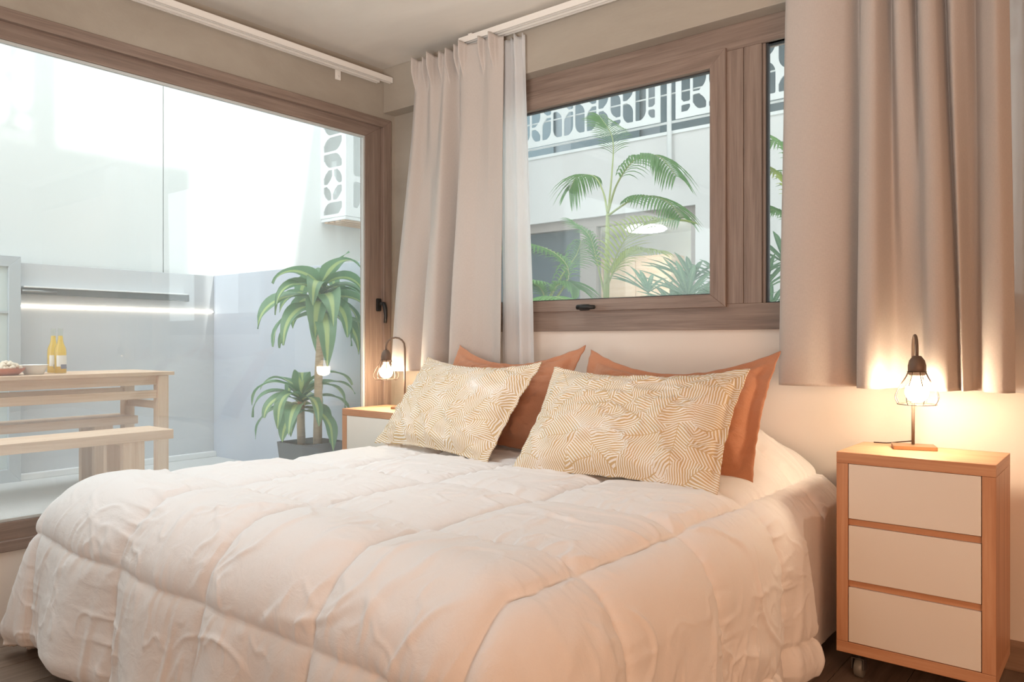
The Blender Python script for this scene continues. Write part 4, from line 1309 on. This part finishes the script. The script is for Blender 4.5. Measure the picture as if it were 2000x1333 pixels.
bk.build('bracket', 'white_metal', tl)

# ================================================================== NIGHTSTANDS
NW, ND, NH, NZ = 0.425, 0.305, 0.62, 0.085
def nightstand(loc, label):
    t = thing('nightstand', label, 'nightstand', loc, 0, 'bedside cabinets')
    x0, x1, y0, y1 = -NW / 2, NW / 2, -ND / 2, ND / 2
    z0, z1 = NZ, NZ + NH
    f = 0.034
    MB().box(x0, x1, y0, y1, z1 - f, z1, grain=0, bev=0.0015).build('top_board', 'alder', t)
    MB().box(x0, x0 + f, y0, y1, z0 + f + .0005, z1 - f - .0005, grain=2, bev=0.0015).build('side_board', 'alder', t)
    MB().box(x1 - f, x1, y0, y1, z0 + f + .0005, z1 - f - .0005, grain=2, bev=0.0015).build('side_board', 'alder', t)
    MB().box(x0, x1, y0, y1, z0, z0 + f, grain=0, bev=0.0015).build('bottom_board', 'alder', t)
    MB().box(x0 + f, x1 - f, y1 - 0.012, y1 - 0.002, z0 + f, z1 - f, grain=2).build('back_board', 'alder', t)
    hgt = (NH - 2 * f - 2 * 0.019) / 3
    for k in range(3):
        a = z0 + f + k * (hgt + 0.019)
        MB().box(x0 + f + .002, x1 - f - .002, y0 + 0.001, y0 + 0.019, a + 0.002, a + hgt - .001, bev=0.0012).build('drawer', 'drawer', t)
        if k < 2:
            MB().box(x0 + f + .0005, x1 - f - .0005, y0 + 0.010, y0 + 0.05, a + hgt, a + hgt + 0.018, grain=0).build('rail', 'alder', t)
    for sx in (-1, 1):
        for sy in (-1, 1):
            cxx, cyy = sx * (NW / 2 - 0.055), sy * (ND / 2 - 0.045)
            c = MB().box(cxx - 0.022, cxx + 0.022, cyy - 0.022, cyy + 0.022, NZ - 0.004, NZ, bev=0.001)
            c.tube([(cxx, cyy, NZ - 0.004), (cxx, cyy, NZ - 0.02)], 0.008, 10)
            c.prism([(cyy - 0.02, 0.03), (cyy + 0.024, 0.022), (cyy + 0.02, NZ - 0.02), (cyy - 0.018, NZ - 0.02)], 0, cxx - 0.018, cxx - 0.0155)
            c.prism([(cyy - 0.02, 0.03), (cyy + 0.024, 0.022), (cyy + 0.02, NZ - 0.02), (cyy - 0.018, NZ - 0.02)], 0, cxx + 0.0155, cxx + 0.018)
            c.box(cxx - 0.018, cxx + 0.018, cyy - 0.018, cyy + 0.02, NZ - 0.022, NZ - 0.0195)
            co = c.build('caster', 'steel', t)
            wl = MB().lathe([(0.006, -0.013), (0.026, -0.013), (0.030, -0.010), (0.030, 0.010), (0.026, 0.013), (0.006, 0.013)], (cxx, cyy + 0.008, 0.030), 24, axis=0)
            wl.build('wheel', 'rubber', co)
    return t
n2 = nightstand((-0.515, 2.655, 0), 'white three-drawer wooden nightstand on casters at the right of the bed')
n1 = nightstand((-2.945, 2.665, 0), 'wooden nightstand with white front between the bed and the glazed wall')

# ================================================================== LAMPS
def lamp(loc, rz, label):
    t = thing('table_lamp', label, 'lamp', loc, rz, 'wire cage table lamps')
    MB().box(-0.062, 0.062, -0.042, 0.042, 0.0, 0.012, grain=0, bev=0.002).build('base', 'lampbase', t)
    # stem rises, bends over and comes down into the socket (towards local -y)
    H = 0.362; rb = 0.048
    path = [(0, 0.02, 0.012), (0, 0.02, 0.15), (0, 0.02, H - rb - 0.01)]
    for k in range(1, 9):
        a = PI * k / 8
        path.append((0, 0.02 - rb + rb * math.cos(a), H - rb + rb * math.sin(a)))
    path.append((0, 0.02 - 2 * rb, H - rb - 0.022))
    MB().tube(path, 0.0048, 12).build('stem', 'socket', t)
    sy, sz = 0.02 - 2 * rb, H - rb - 0.02
    MB().lathe([(0.0, sz + 0.006), (0.012, sz + 0.004), (0.022, sz - 0.010), (0.026, sz - 0.026), (0.026, sz - 0.052), (0.020, sz - 0.056), (0.0, sz - 0.056)], (0, sy, 0), 24).build('socket', 'socket', t)
    zb_ = sz - 0.056
    MB().lathe([(0.014, zb_), (0.015, zb_ - 0.010), (0.022, zb_ - 0.022), (0.030, zb_ - 0.034)], (0, sy, 0), 24).build('bulb_neck', 'bulbneck', t)
    b = MB().lathe([(0.030, zb_ - 0.034), (0.0335, zb_ - 0.044), (0.034, zb_ - 0.054), (0.030, zb_ - 0.068), (0.020, zb_ - 0.079), (0.008, zb_ - 0.0835), (0.0, zb_ - 0.084)], (0, sy, 0), 24)
    b.build('bulb', 'bulb', t)
    cg = MB()
    zt_, zc = sz - 0.045, zb_ - 0.090
    for k in range(8):
        a = 2 * PI * k / 8 + 0.2
        pts = [(0.026, zt_), (0.034, zt_ - 0.018), (0.052, zt_ - 0.048), (0.062, zt_ - 0.070), (0.063, zt_ - 0.085), (0.055, zc)]
        P3 = catmull([(r_ * math.cos(a), sy + r_ * math.sin(a), z_) for r_, z_ in pts], 16)
        cg.tube([tuple(p) for p in P3], 0.00115, 6)
    for rr_, zz in ((0.055, zc), (0.027, zt_)):
        cg.tube([(rr_ * math.cos(2 * PI * k / 32), sy + rr_ * math.sin(2 * PI * k / 32), zz) for k in range(33)], 0.0013, 6)
    cg.build('wire_cage', 'wire', t)
    MB().tube([tuple(p) for p in catmull([(0, 0.04, 0.02), (-0.03, 0.07, 0.012), (-0.07, 0.075, 0.006), (-0.11, 0.085, 0.005)], 14)], 0.0022, 6).build('cord', 'wire', t)
    return t
lamp((-0.553, 2.72, NZ + NH + 0.0005), math.radians(18), 'lit wire cage table lamp on the right nightstand')
lp = at_y(783, 2.70)
lamp((lp.x, 2.70, NZ + NH + 0.0005), math.radians(-52), 'lit wire cage table lamp on the left nightstand')
